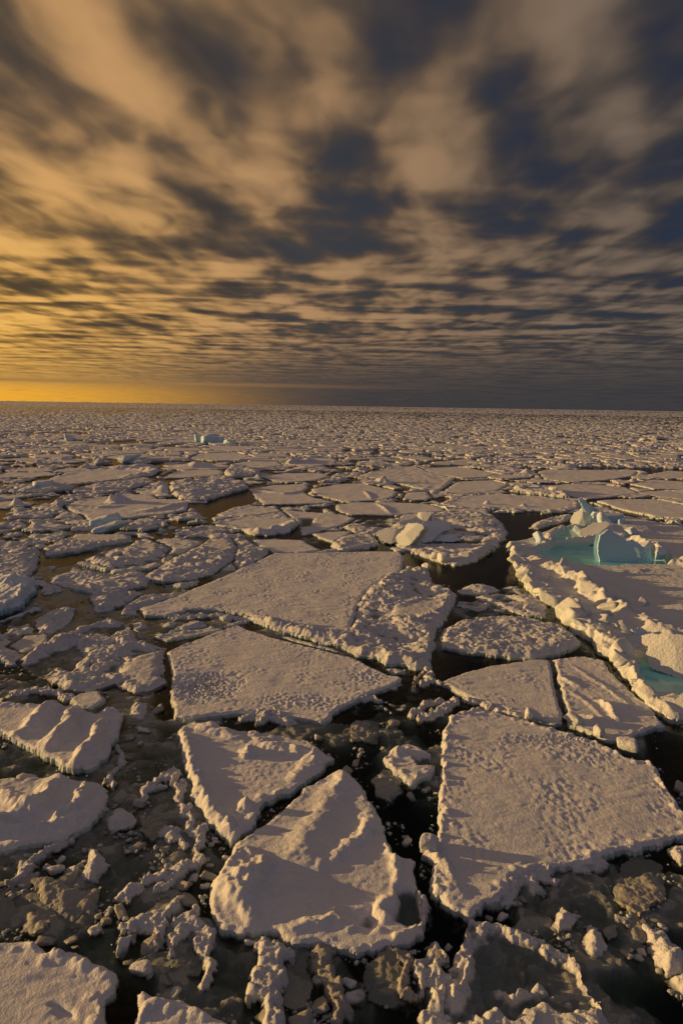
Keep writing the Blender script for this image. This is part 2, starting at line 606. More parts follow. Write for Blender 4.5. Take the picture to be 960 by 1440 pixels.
def slab(px, py, pts, thick, yaw=0, lean=0, seed=1, mat='blue', label=None, name='ice_slab', cat='ice slab', gz=.3, sink=.3, sub_step=None, group=None, squeeze=1.0):
    """a standing slab: outline pts in photo pixels about its foot (px, py); own thickness"""
    x, y = G(px, py, gz)
    dep = np.array([x, y, gz - CAM_H]) @ _F
    s = dep / FPX
    de = math.atan2(CAM_H, math.hypot(x, y))
    a = rad(yaw); L = rad(lean)
    az = math.atan2(x, y)
    fu = max(.35, abs(math.cos(a + az))) * squeeze
    fv = math.cos(L) * math.cos(de) + math.sin(L) * math.sin(de)
    poly = np.array([((qx - px) * s / fu, (py - qy) * s / fv) for qx, qy in pts])
    poly[:, 1] -= sink * (poly[:, 1] < .15 * poly[:, 1].max()) * 1.0
    st = sub_step or max(.05, s * 1.2)
    hf = lambda X, Y, d: thick / 2 * (.80 + .20 * sstep(0, .30 * thick, d)) + .10 * thick * fbm(X / thick * .8, Y / thick * .8, 5, seed, .6) - .05 * thick * np.abs(fbm(X / thick * .35, Y / thick * 2.6, 3, seed + 9))
    rs = np.random.RandomState(seed + 40)
    ext = np.ptp(poly, 0); cen = poly.mean(0)
    pls = [(rs.normal(0, .30), rs.normal(0, .30), rs.uniform(.30, .55) * thick) for _ in range(5)]
    hf0 = hf

    def hf(X, Y, d):
        z = hf0(X, Y, d)
        for pa, pb, pc in pls: z = np.minimum(z, pc + pa * (X - cen[0]) * thick / max(ext[0], thick) + pb * (Y - cen[1]) * thick / max(ext[1], thick))
        return z
    r = floe_mesh(warp_sdf(poly, .10 * thick, thick * .7, seed), hf, bb(poly, .3), st, thick * .4, seed, .02)
    Vt, Ft, Vs, Fs = r
    Vb = Vt.copy(); Vb[:, 2] = -thick * .5 - .05 * thick * fbm(Vt[:, 0] / thick, Vt[:, 1] / thick, 3, seed + 3)
    V = np.concatenate([Vt, Vs, Vb]); n0 = len(Vt); n1 = n0 + len(Vs)
    F = np.concatenate([Ft, Fs + n0, Ft[:, ::-1] + n1])
    ux = np.array([math.cos(a), math.sin(a), 0]); wn_ = np.array([math.sin(a), -math.cos(a), 0])
    vx = np.array([0, 0, 1.0]) * math.cos(L) - wn_ * math.sin(L)
    wx = wn_ * math.cos(L) + np.array([0, 0, 1.0]) * math.sin(L)
    P = V[:, :1] * ux + V[:, 1:2] * vx + V[:, 2:] * wx
    o = mesh_np(name, P, F, M[mat], None, (x, y, gz))
    tag(o, label, cat, group, 'thing')
    return o


def free_dist(XY, tile=3.0):
    out = np.full(len(XY), 99.0)
    key = np.floor(XY / tile).astype(int)
    order = np.lexsort((key[:, 1], key[:, 0]))
    k2 = key[order]
    cutp = np.flatnonzero(np.any(np.diff(k2, axis=0) != 0, axis=1)) + 1
    for idx in np.split(order, cutp):
        out[idx] = excl_sdf(XY[idx, 0], XY[idx, 1])
    return out
# ------------------------------------------------------------------ sky and sun
SUN_AZ = rad(-80.0)      # from straight ahead, to the left
SUN_EL = rad(6.6)
S = Vector((math.sin(SUN_AZ) * math.cos(SUN_EL), math.cos(SUN_AZ) * math.cos(SUN_EL), math.sin(SUN_EL)))
sun = bpy.data.lights.new('sun', 'SUN')
sun.energy = 4.6; sun.angle = rad(0.6); sun.color = (1.0, 0.61, 0.23)
suno = bpy.data.objects.new('sun', sun); COL.objects.link(suno)
suno.rotation_euler = (-S).to_track_quat('-Z', 'Y').to_euler()
suno.location = S * 200

W = bpy.data.worlds.new('World'); SCN.world = W; W.use_nodes = True
nt = W.node_tree; b = NB(nt); n = nt.nodes; l = nt.links
bg = n['Background']
sky = n.new('ShaderNodeTexSky'); sky.sky_type = 'NISHITA'; sky.sun_disc = False
sky.sun_elevation = SUN_EL; sky.sun_rotation = SUN_AZ % (2 * math.pi)
sky.air_density = 1.0; sky.dust_density = 1.5; sky.ozone_density = 1.5
tc = n.new('ShaderNodeTexCoord'); D = b.vmath('NORMALIZE', tc.outputs['Generated'])
# gentle wandering of the direction, so cloud outlines are never geometric
wn = b.noise(D, 5.0, 3.0, 0.55, col=True)
DW = b.vmath('ADD', D, b.vmath('SCALE', b.vmath('SUBTRACT', wn, (0.5, 0.5, 0.5)), s=0.07))
sepd = n.new('ShaderNodeSeparateXYZ'); l.new(D, sepd.inputs[0])
zc = b.math('MAXIMUM', sepd.outputs[2], 0.0)
inv = b.math('DIVIDE', 1.0, b.math('ADD', zc, 0.012))
PL = b.vmath('SCALE', D, s=inv)           # position on the cloud deck, in cloud heights
wp = b.noise(PL, 0.45, 2.0, 0.5, col=True)
PLW = b.vmath('ADD', PL, b.vmath('SCALE', b.vmath('SUBTRACT', wp, (0.5, 0.5, 0.5)), s=0.6))


def deck(rot, sx, sy, scale, det, rough, dist, v=None):
    mp = n.new('ShaderNodeMapping'); l.new(v or PLW, mp.inputs[0])
    mp.inputs['Rotation'].default_value = (0, 0, rad(rot)); mp.inputs['Scale'].default_value = (sx, sy, 0.0)
    return b.noise(mp.outputs[0], scale, det, rough, dist)


c1 = deck(-10, 2.7, 1.1, 1.0, 1.5, .4, .25)      # long puffs running away from the viewer
c2 = deck(14, 5.4, 2.5, 1.0, 2.0, .45, .3)        # smaller lumps on them
c3 = deck(-14, .8, 1.8, 1.0, 2.0, .45, .3)      # ripples across
c4 = deck(5, 9.0, 5.0, 1.0, 3.0, .6, .3)         # torn edges
# fields of lit cloud (+) and gaps (-) where the photograph has them: photo x, y, half sizes, tilt, weight
BLOBS = [
    (600, 35, 70, 70, 0, -1.3), (300, 108, 72, 42, 20, -1.25), (235, 228, 52, 30, 30, -1.05), (500, 258, 66, 52, 60, -1.05), (560, 185, 40, 25, -30, -.5),
    (780, 225, 55, 75, -15, -1.35), (760, 345, 60, 22, 10, -1.1), (95, 155, 75, 30, 25, -1.0), (945, 40, 42, 80, 0, -1.0), (955, 270, 40, 50, 0, -1.0),
    (205, 362, 75, 17, 22, -.95), (325, 348, 45, 16, 25, -.85), (42, 398, 58, 16, 10, -1.0), (30, 318, 48, 15, 20, -.8), (700, 110, 60, 40, -20, -.5),
    (428, 160, 30, 60, -20, -.85), (500, 335, 70, 28, -20, -.6), (580, 360, 35, 16, -20, -.6), (730, 430, 60, 10, 0, -.4), (560, 415, 70, 12, 15, -.4),
    (45, 75, 60, 30, 20, -.5), (325, 280, 45, 25, 0, -.7), (930, 150, 40, 20, -20, -.3), (690, 280, 25, 60, 20, -.3), (390, 375, 40, 10, -10, -.5),
    (90, 38, 45, 26, 10, .6), (205, 150, 55, 42, 35, .9), (430, 75, 60, 65, 20, .8), (330, 195, 55, 50, 10, .7), (390, 270, 40, 38, 20, .7),
    (625, 235, 60, 65, -20, .8), (625, 350, 32, 40, -20, .6), (155, 215, 35, 35, 0, .5), (40, 245, 60, 22, 15, .8), (120, 105, 70, 35, 20, .5),
    (310, 390, 60, 11, -20, .8), (450, 375, 45, 11, 5, .7), (570, 140, 90, 35, -25, .45), (870, 205, 70, 45, -25, .5), (835, 340, 60, 28, -20, .4),
    (850, 115, 90, 32, -20, .4), (20, 345, 40, 14, 0, .7), (200, 310, 110, 14, 12, .6), (250, 30, 120, 40, 20, .2), (740, 40, 70, 60, 0, .1),
    (90, 420, 90, 10, 5, .5), (520, 400, 60, 10, 20, .5), (680, 420, 50, 10, 10, .3),
]
acc = None
for (bx_, by_, rx, ry, rot, wgt) in BLOBS:
    c = ray(bx_, by_)
    hx = np.cross(c, np.array([0, 0, 1.0])); hx /= np.linalg.norm(hx)
    vy = np.cross(hx, c)
    a = rad(rot)
    ax_ = (hx * math.cos(a) - vy * math.sin(a)); ay_ = (hx * math.sin(a) + vy * math.cos(a))
    kx = FPX / rx / 0.98; ky = FPX / ry / 0.98
    e1 = b.math('SUBTRACT', b.vmath('DOT_PRODUCT', DW, tuple(ax_ * kx)), float(np.dot(c, ax_) * kx))
    e2 = b.math('SUBTRACT', b.vmath('DOT_PRODUCT', DW, tuple(ay_ * ky)), float(np.dot(c, ay_) * ky))
    q = b.math('MULTIPLY_ADD', e1, e1, b.math('MULTIPLY', e2, e2))
    g = b.math('POWER', 0.5, b.math('MINIMUM', b.math('MULTIPLY', q, b.math('ADD', 0.55, b.math('MULTIPLY', q, 0.45))), 30.0))
    acc = b.math('MULTIPLY', g, wgt) if acc is None else b.math('MULTIPLY_ADD', g, wgt, acc)
front = b.ramp(sepd.outputs[1], 0.0, 0.3)
acc = b.math('MULTIPLY', acc, front)
el = b.math('ARCSINE', zc)
n1 = b.math('SUBTRACT', c1, 0.5); n2 = b.math('SUBTRACT', c2, 0.5); n3 = b.math('SUBTRACT', c3, 0.5)
calm = b.ramp(el, rad(1.0), rad(7.0), .15, 1.0)
upw = b.ramp(el, rad(9), rad(17))
f = b.math('ADD', b.math('MULTIPLY', n1, 1.6), b.math('MULTIPLY', n2, 1.15))
f = b.math('ADD', f, b.math('MULTIPLY', n3, b.math('MULTIPLY_ADD', upw, -1.7, 2.6)))
f = b.math('ADD', f, b.math('MULTIPLY', b.math('SUBTRACT', c4, 0.5), 0.16))
f = b.math('MULTIPLY', f, calm)
f = b.math('ADD', f, b.math('MULTIPLY', acc, 0.36))
lit = b.ramp(f, -0.88, 0.70, 0.0, 1.0)
# warmth by nearness to the sun's side of the sky
sd = Vector((math.sin(rad(-62)), math.cos(rad(-62)), 0.05)).normalized()
near = b.vmath('DOT_PRODUCT', D, tuple(sd))
warm = b.ramp(near, 0.08, 0.84)
low = b.ramp(el, 0.0, rad(30), 1.0, 0.0, False)
def cramp(fac, stops):
    r = n.new('ShaderNodeValToRGB'); cr = r.color_ramp; cr.interpolation = 'B_SPLINE'
    while len(cr.elements) < len(stops): cr.elements.new(0.5)
    for e_, (p_, c_) in zip(cr.elements, stops): e_.position = p_; e_.color = rgb(*c_)
    l.new(fac, r.inputs[0]); return r.outputs[0]
cool_c = cramp(lit, [(0.0, (.010, .016, .042)), (0.30, (.036, .035, .042)), (0.62, (.085, .067, .055)), (1.0, (.200, .145, .108))])
warm_c = cramp(lit, [(0.0, (.046, .040, .036)), (0.32, (.092, .066, .046)), (0.62, (.275, .160, .076)), (1.0, (.640, .350, .140))])
hot_c = cramp(lit, [(0.0, (.065, .045, .022)), (0.35, (.240, .135, .040)), (0.66, (.70, .36, .070)), (1.0, (1.0, .56, .12))])
cc = b.mix(warm, cool_c, warm_c)
hot = b.math('MULTIPLY', b.ramp(near, 0.52, 0.88), b.ramp(el, rad(1), rad(22), 1.0, 0.0))
cc = b.mix(hot, cc, hot_c)
# strip of clear glow just above the horizon on the sun's side, grey bank on the other
strip = b.math('MULTIPLY', b.ramp(c3, .34, .58, .45, 1.0), b.ramp(near, 0.40, 0.84))
strip = b.math('MULTIPLY', b.ramp(b.math('ADD', el, b.math('MULTIPLY', n3, .035)), rad(0.5), rad(1.9), 1.0, 0.0), strip)
cc = b.mix(strip, cc, rgb(1.0, .46, .030))
bank = b.math('MULTIPLY', b.ramp(el, rad(0.3), rad(7.0), 1.0, 0.0), b.ramp(near, 0.42, 0.90, 0.92, 0.0))
bn = b.noise(PL, 0.9, 3.0, 0.6)
cc = b.mix(bank, cc, b.mix(b.ramp(bn, .35, .65), rgb(.034, .035, .042), rgb(.052, .048, .050)))
thin = b.math('MULTIPLY', b.ramp(b.math('ABSOLUTE', b.math('SUBTRACT', el, rad(1.55))), 0.0, rad(0.25), 1.0, 0.0), b.ramp(near, 0.3, 0.85, 0.0, 0.8))
cc = b.mix(thin, cc, rgb(.34, .18, .06))
# clear sky shows faintly through the thinnest gaps
# cool pale fill added to the unseen sky overhead and behind, for ambient light
over = b.math('MAXIMUM', b.ramp(el, rad(38), rad(60)), b.ramp(sepd.outputs[1], -.1, -.7))
cc = b.mix(b.math('MULTIPLY', over, .8), cc, rgb(.108, .106, .150))
bgs = n.new('ShaderNodeBackground'); bgs.inputs['Strength'].default_value = 0.05
l.new(sky.outputs[0], bgs.inputs['Color'])
l.new(cc, bg.inputs['Color']); bg.inputs['Strength'].default_value = 1.0
ms = n.new('ShaderNodeMixShader')
gap = b.math('MAXIMUM', b.ramp(lit, -0.10, 0.42, 0.78, 1.0), b.ramp(near, .25, .62))
l.new(gap, ms.inputs[0]); l.new(bgs.outputs[0], ms.inputs[1]); l.new(bg.outputs[0], ms.inputs[2])
l.new(ms.outputs[0], n['World Output'].inputs['Surface'])

SCN.view_settings.view_transform = 'Standard'
SCN.view_settings.look = 'None'
SCN.view_settings.exposure = 0.0
SCN.view_settings.gamma = 1.0
SCN.cycles.max_bounces = 8; SCN.cycles.transparent_max_bounces = 12
SCN.cycles.caustics_reflective = False; SCN.cycles.caustics_refractive = False
SCN.cycles.volume_bounces = 0

# ------------------------------------------------------------------ sea
R_SEA = 26000.0
bm = bmesh.new()
ring = [bm.verts.new((R_SEA * math.cos(t), R_SEA * math.sin(t), 0)) for t in np.linspace(0, 2 * math.pi, 97)[:-1]]
low_ = [bm.verts.new((v.co.x, v.co.y, -9.0)) for v in ring]
bm.faces.new(ring); bm.faces.new(low_[::-1])
for i in range(96):
    j = (i + 1) % 96
    bm.faces.new((ring[i], low_[i], low_[j], ring[j]))
me = bpy.data.meshes.new('sea_water'); bm.to_mesh(me); bm.free(); me.materials.append(M['water'])
o = bpy.data.objects.new('sea_water', me); COL.objects.link(o); tag(o, 'dark open sea water between the floes', 'water', kind='structure')
t = np.linspace(0, 2 * math.pi, 65)[:-1]
V = np.stack([R_SEA * 1.01 * np.cos(t), R_SEA * 1.01 * np.sin(t), np.full(64, -8.0)], 1)
V = np.concatenate([V, [[0, 0, -8.0]]])
o = mesh_np('sea_floor', V, np.array([[i, (i + 1) % 64, 64] for i in range(64)]), M['deep']); tag(o, 'black depth of the sea', 'sea floor', kind='structure')

# ------------------------------------------------------------------ the floes one can name
LEADS = [   # open black water
    [(270, 715), (300, 705), (320, 697), (345, 686), (353, 690), (365, 705), (340, 712), (310, 720), (290, 728), (280, 720)],
    [(690, 722), (760, 724), (808, 722), (800, 735), (770, 745), (745, 757), (725, 760), (715, 745)],
    [(570, 778), (610, 790), (640, 795), (690, 778), (712, 768), (725, 800), (738, 822), (700, 825), (645, 826), (610, 812), (575, 795)],
    [(60, 790), (110, 780), (135, 775), (112, 787), (95, 794), (68, 797)],
    [(617, 918), (660, 917), (745, 926), (690, 933), (640, 948), (618, 955), (575, 975), (560, 965), (600, 940)],
    [(520, 972), (565, 955), (600, 955), (560, 978), (500, 1000), (470, 1008)],
    [(590, 1240), (604, 1250), (655, 1285), (640, 1320), (604, 1330), (605, 1290)],
    [(150, 1385), (190, 1388), (186, 1470), (144, 1470)],
    [(925, 1030), (960, 1035), (1000, 1110), (955, 1100), (930, 1075)],
    [(362, 757), (352, 760), (345, 752), (330, 750), (345, 748)],
    [(500, 1085), (545, 1120), (590, 1190), (604, 1180), (575, 1130), (530, 1085)],
    [(345, 1145), (410, 1105), (460, 1075), (466, 1068), (440, 1085), (390, 1118)],
    [(228, 905), (238, 905), (243, 1000), (235, 1005), (232, 960)],
]
for q in LEADS: excl(GP(q, 0.0), 0.1)


def floe(pts, label, h, z=0.35, warp=0.10, wscale=1.2, step=None, seed=1, gap=0.0, name='ice_floe', cat='ice floe', top='snow', side='edge', depth=0.7, group=None, undercut=0.08, parts=True, z_far=True, tn='snow_cover', sn='ice_edge', ymin=None):
    P = GP(pts, z)
    y = P[:, 1].min() if ymin is None else ymin
    st = step or pix_step(max(10, y * 0.9 + P[:, 1].mean() * 0.1))
    sdf = warp_sdf(P, warp, wscale, seed)
    excl(P, 0.12)
    return build_floe(name, sdf, h, bb(P), st, label, cat, group, top, side, depth, seed, undercut, parts, tn, sn)


# foreground ----------------------------------------------------------------
floe([(197, 853), (240, 838), (280, 822), (300, 814), (328, 802), (374, 781), (385, 775), (442, 775), (512, 773), (562, 773), (567, 782), (564, 800), (544, 807), (512, 829), (502, 846), (498, 864), (489, 885), (459, 881), (420, 874), (371, 866), (335, 857), (300, 853), (262, 853), (258, 857), (233, 862), (203, 861)],
     'large smooth pale floe with a long pointed left end, in the centre', h_flat(.42, .06, .8, .05, .06, 11), .42, .12, 1.5, seed=11)
floe([(235, 912), (268, 899), (300, 887), (335, 876), (371, 889), (442, 908), (498, 921), (541, 944), (566, 949), (562, 954), (512, 974), (477, 991), (456, 1008), (435, 1006), (396, 999), (371, 996), (320, 997), (285, 1003), (267, 1005), (247, 1003), (240, 973), (243, 940)],
     'smooth pale floe with a patch of dark coarse pitted snow at its left end',
     h_flat(.42, .08, .5, .035, .05, 12, .05, .4,
            lambda X, Y, d: -0.15 * np.clip(1.2 - np.hypot((X - G(290, 962)[0]) / 1.9, (Y - G(290, 962)[1]) / 2.2) + .4 * fbm(X / .8, Y / .8, 3, 3), 0, 1) * (0.25 + 1.7 * np.abs(fbm(X / .26, Y / .34, 3, 5)) * 2)
            + 0.09 * np.clip(1.2 - np.hypot((X - G(425, 985)[0]) / 3.0, (Y - G(425, 985)[1]) / 1.1), 0, 1) * fbm(X / .2, Y / .24, 2, 6)
            + 0.08 * np.clip(1.2 - np.hypot((X - G(515, 950)[0]) / 1.3, (Y - G(515, 950)[1]) / 1.3), 0, 1) * fbm(X / .2, Y / .24, 2, 7)), .42, .10, 1.2, seed=12)
floe([(620, 954), (650, 943), (684, 933), (747, 924), (772, 923), (776, 945), (781, 970), (789, 996), (791, 1012), (780, 1012), (754, 1006), (711, 993), (655, 973), (635, 962)],
     'flat pale floe left of the thin crack, pointed at its left end', h_flat(.40, .05, .4, .03, .05, 13), .40, .07, .9, seed=13)
floe([(778, 923), (818, 919), (847, 924), (861, 944), (889, 970), (917, 993), (934, 1016), (912, 1021), (873, 1035), (853, 1033), (817, 1020), (799, 1012), (797, 998), (790, 970), (784, 945)],
     'flat pale floe right of the thin crack, marked with thin wind ridges', h_flat(.40, .05, .35, .03, .05, 14, .10, .35, plus(
         ridge_line([(779, 945), (800, 958), (812, 964)], .35, .14, 3), ridge_line([(843, 985), (856, 995), (866, 1010)], .3, .28, 4), ridge_line([(800, 970), (830, 990), (850, 1010)], .25, .06, 5),
         ridge_line([(805, 935), (850, 965), (890, 995)], .25, .06, 6), ridge_line([(822, 1005), (832, 1008), (838, 1016)], .3, .18, 7))), .40, .10, .9, seed=14)
floe([(622, 1025), (635, 1000), (675, 990), (730, 1004), (778, 1019), (833, 1035), (881, 1059), (916, 1067), (944, 1106), (960, 1134), (990, 1150), (975, 1168), (936, 1174), (897, 1186), (857, 1188), (837, 1203), (802, 1207), (770, 1209), (722, 1221), (717, 1237), (703, 1255), (675, 1267), (659, 1279), (635, 1269), (612, 1247), (606, 1233), (610, 1205), (596, 1194), (598, 1182), (616, 1176), (618, 1130), (620, 1079)],
     'biggest flat floe in the right foreground, with a crumbly yellow lit left rim', h_flat(.45, .11, .26, .045, .05, 15, .30, .42, plus(
         hump(607, 1187, .35, .4, .30, 0, 1), hump(625, 1215, .35, 1.0, .18, 20, 2), hump(640, 1250, .5, .6, .12, 30, 8),
         lambda X, Y, d: -0.10 * np.clip(1.0 - np.hypot((X - G(790, 1040)[0]) / 3.2, (Y - G(790, 1040)[1]) / .9), 0, 1) * (.3 + 2 * np.abs(fbm(X / .16, Y / .2, 3, 5))))), .45, .12, .8, seed=15)
floe([(480, 1075), (493, 1083), (509, 1099), (517, 1117), (535, 1142), (546, 1178), (556, 1195), (580, 1202), (584, 1229), (592, 1253), (600, 1281), (596, 1305), (576, 1314), (541, 1318), (501, 1329), (462, 1318), (414, 1318), (390, 1300), (359, 1300), (311, 1298), (295, 1265), (299, 1233), (323, 1198), (335, 1178), (371, 1154), (406, 1126), (426, 1103), (462, 1083)],
     'hummocky wedge shaped floe in the foreground with wind ridges and a bulging yellow lit corner', h_flat(.42, .07, .3, .02, .05, 16, .06, .4, plus(
         hump(338, 1235, 1.3, 1.6, .48, 15, 1, .4, .6), ridge_line([(318, 1205), (345, 1198), (370, 1212), (362, 1235)], .35, 0.19, 2), ridge_line([(310, 1250), (335, 1262), (355, 1290)], .4, 0.22, 22),
         ridge_line([(482, 1090), (462, 1120), (430, 1165), (418, 1195), (380, 1205)], .7, 0.13, 3, .4, .5), ridge_line([(478, 1085), (485, 1100), (470, 1110)], .5, 0.19, 13),
         ridge_line([(515, 1145), (520, 1160), (500, 1180), (455, 1215)], .42, 0.19, 4), ridge_line([(545, 1160), (553, 1200), (560, 1240)], .3, 0.19, 5), ridge_line([(560, 1255), (540, 1270), (530, 1300)], .4, 0.22, 6),
         ridge_line([(400, 1305), (450, 1295), (470, 1285), (490, 1300)], .4, 0.15, 7), hump(420, 1170, 2.4, 2.2, .08, 40, 8, .4, .1), ridge_line([(470, 1140), (440, 1190), (400, 1250)], .8, 0.09, 9),
         dip([(558, 1258), (590, 1255), (596, 1300), (575, 1308), (552, 1300)], .50, .18), dip([(505, 1295), (525, 1285), (530, 1305), (512, 1312)], .25, .25),
         ridge_line([(590, 1255), (601, 1285), (596, 1308), (560, 1316)], .22, 0.31, 10))), .42, .10, .8, seed=16)
floe([(250, 1018), (272, 1010), (307, 1016), (339, 1024), (371, 1027), (430, 1035), (454, 1051), (470, 1061), (454, 1075), (430, 1091), (410, 1107), (371, 1122), (359, 1150), (335, 1170), (325, 1180), (311, 1162), (291, 1146), (276, 1122), (264, 1083), (256, 1051)],
     'rough edged floe tapering to a point, flat in its middle, above the wedge shaped floe', h_flat(.42, .12, .45, .03, .06, 17, .30, .7, plus(
         hump(350, 1057, .5, .6, .42, 0, 1), ridge_line([(360, 1040), (400, 1048), (440, 1055), (425, 1085)], .6, 0.24, 2, .4, .8), ridge_line([(262, 1030), (275, 1090), (310, 1150)], .45, 0.21, 3, .4, .7),
         hump(345, 1135, .5, .5, .35, 0, 4), hump(322, 1160, .35, .5, .35, 0, 5), ridge_line([(275, 1018), (310, 1028), (340, 1040)], .5, 0.14, 6))), .42, .13, .8, seed=17)
floe([(539, 1060), (555, 1044), (573, 1039), (591, 1044), (605, 1053), (611, 1076), (600, 1087), (577, 1096), (561, 1085), (552, 1076)],
     'small lumpy floe with a dark notch, left of the biggest flat floe', h_flat(.42, .10, .3, .03, .1, 18, .25, .4, plus(hump(560, 1055, .5, .5, .3), dip([(583, 1070), (603, 1068), (604, 1078), (588, 1080)], .8, .1))), .42, .10, .6, seed=18)
floe([(-60, 972), (0, 982), (33, 987), (77, 985), (103, 990), (133, 997), (167, 993), (173, 1000), (163, 1030), (150, 1055), (127, 1073), (100, 1075), (70, 1057), (43, 1043), (0, 1022), (-50, 1003)],
     'thick floe at the left edge with three parallel lit snow ridges across it', h_flat(.5, .08, .3, .02, .05, 19, .1, .4, plus(
         ridge_line([(75, 988), (60, 1005), (30, 1025)], .75, .55, 1, .5, .2), ridge_line([(103, 993), (95, 1020), (65, 1045)], .7, .55, 2, .5, .2), ridge_line([(145, 1010), (135, 1035), (112, 1068)], .65, .55, 3, .5, .2),
         ridge_line([(0, 990), (40, 990), (75, 990)], .5, .2, 5), hump(155, 1000, .6, .5, .3))), .5, .10, .9, seed=19)
floe([(-60, 1085), (0, 1087), (40, 1088), (87, 1085), (110, 1090), (137, 1093), (150, 1103), (147, 1127), (127, 1150), (90, 1173), (40, 1177), (0, 1188), (-60, 1192)],
     'thick wavy floe at the left edge just below the striped one', h_flat(.45, .08, .35, .02, .06, 20, .08, .4, plus(
         ridge_line([(80, 1090), (65, 1115), (40, 1135), (0, 1150)], .65, .42, 1, .5, .4), ridge_line([(120, 1100), (112, 1125), (80, 1140)], .5, .45, 2, .5, .4), ridge_line([(0, 1110), (20, 1130), (50, 1145), (100, 1150)], .45, .25, 3),
         ridge_line([(-20, 1170), (40, 1165), (100, 1155), (135, 1130)], .4, .22, 4), hump(-10, 1165, .9, .8, .3))), .45, .10, .9, seed=20)
floe([(-70, 1312), (0, 1316), (37, 1315), (67, 1330), (113, 1333), (140, 1347), (167, 1360), (160, 1380), (147, 1397), (143, 1440), (146, 1490), (-80, 1490)],
     'flat floe in the bottom left corner with flattened lumps along its upper edge', h_flat(.42, .10, .3, .035, .05, 21, .28, .5, plus(
         hump(48, 1325, .45, .22, .20, -10, 3), hump(75, 1336, .35, .22, .16, -10, 4), ridge_line([(70, 1345), (100, 1345), (150, 1365)], .4, .16, 5), dip([(75, 1425), (95, 1425), (105, 1435), (85, 1437)], .12, .1))), .42, .08, .7, seed=21)
floe([(193, 1387), (203, 1382), (220, 1393), (253, 1395), (283, 1410), (320, 1427), (337, 1437), (350, 1455), (350, 1495), (180, 1495), (187, 1440)],
     'flat floe at the bottom edge beyond the black channel from the corner floe', h_flat(.42, .08, .3, .03, .05, 22, .28, .4, plus(hump(205, 1392, .35, .25, .15), hump(232, 1402, .35, .25, .13))), .42, .08, .7, seed=22)
floe([(659, 1288), (707, 1296), (762, 1316), (810, 1344), (817, 1376), (849, 1415), (861, 1440), (875, 1490), (590, 1490), (612, 1431), (620, 1387), (647, 1332), (655, 1308)],
     'dark wet plate of ice at the bottom, ringed with a ragged crust of snow',
     lambda X, Y, d: (-0.13 + 0.27 * np.exp(-(d / .18) ** 2) * (.7 + .9 * np.abs(fbm(X / .5, Y / .5, 3, 4)))
                      + .30 * rubble(X, Y, .32, 77, .35, .8) + .06 * fbm(X / .3, Y / .3, 3, 9)
                      + ridge_line([(675, 1300), (655, 1340), (650, 1380), (625, 1430)], .42, .36, 1, .3, 1.0)(X, Y, d)
                      + ridge_line([(700, 1300), (760, 1325), (805, 1350)], .30, .26, 2, .3, 1.0)(X, Y, d)
                      + ridge_line([(690, 1380), (720, 1395), (760, 1385), (800, 1400)], .26, .26, 4, .3, 1.0)(X, Y, d)
                      + .42 * sstep(-.1, .3, poly_sdf(X + .25 * fbm(X / .6, Y / .6, 3, 3), Y + .25 * fbm(X / .6, Y / .6, 3, 6), GP([(590, 1490), (640, 1440), (690, 1410), (720, 1425), (760, 1405), (800, 1420), (840, 1415), (880, 1490)], .2)))),
     .25, .10, .6, seed=23, top='rubble', side='slush')

# rubble floes between them ---------------------------------------------------
floe([(480, 907), (440, 897), (400, 886), (360, 873), (340, 868), (345, 864), (371, 870), (420, 878), (459, 885), (489, 888), (494, 885), (500, 864), (505, 846), (516, 829), (546, 808), (567, 803), (585, 800), (600, 799), (607, 817), (642, 835), (635, 852), (625, 870), (610, 888), (612, 907), (605, 915), (605, 935), (585, 939), (562, 932), (542, 932), (530, 922), (505, 920)],
     'jumbled apron of broken ice joined to the right side of the large smooth floe', h_rough(.22, .40, .95, 31, .22, .12, flatpoly=GP([(545, 862), (565, 850), (600, 842), (625, 848), (612, 865), (580, 872), (555, 870)])), .25, .15, .8, seed=31, top='rubble', side='edge')
floe([(618, 905), (622, 885), (640, 875), (690, 865), (740, 868), (790, 878), (815, 898), (812, 905), (785, 915), (745, 922), (700, 918), (650, 912)],
     'rough lumpy floe just above the cracked pair of flat floes', h_rough(.34, .26, .7, 32, .05, .2), .38, .15, .8, seed=32, top='rubble')
floe([(668, 838), (700, 834), (750, 838), (768, 850), (765, 866), (740, 864), (700, 853)], 'thin rough floe beside the foot of the block ridge', h_rough(.12, .3, .8, 33, .25, .1), .2, .15, .8, seed=33, top='rubble')
floe([(642, 830), (660, 822), (690, 823), (702, 829), (680, 835), (650, 834)], 'small narrow floe of brash at the bottom of the big black lead', h_rough(.2, .3, .7, 34, .1, .1), .2, .12, .8, seed=34, top='rubble')
floe([(744, 741), (760, 731), (800, 723), (806, 727), (780, 737), (755, 742)], 'raft of pale brash floating in the black lead left of the blue blocks', h_rough(.2, .3, .9, 35, .2, .1), .2, .15, 1, seed=35, top='rubble')
floe([(483, 738), (520, 728), (560, 725), (600, 720), (640, 718), (685, 720), (700, 730), (713, 745), (710, 755), (700, 765), (690, 775), (660, 790), (640, 793), (615, 787), (580, 775), (560, 768), (545, 755), (530, 750), (500, 748), (485, 742)],
     'broken floe with grey green pools around a pile of yellow lit blocks', h_rough(.20, .24, 1.1, 36, .15, .12, extra=plus(
         dip([(600, 748), (640, 742), (672, 748), (690, 752), (675, 765), (620, 770), (590, 766)], .36, .5), dip([(495, 735), (530, 728), (560, 726), (575, 732), (550, 742), (520, 746)], .36, .5),
         hump(590, 745, 3.6, 4.0, .7, 20, 3, .3, .8), hump(625, 785, 1.0, 1.0, .4, 0, 5), ridge_line([(640, 790), (675, 778), (700, 766)], 1.2, .3, 6))), .3, .3, 1.5, seed=36, top='rubble')
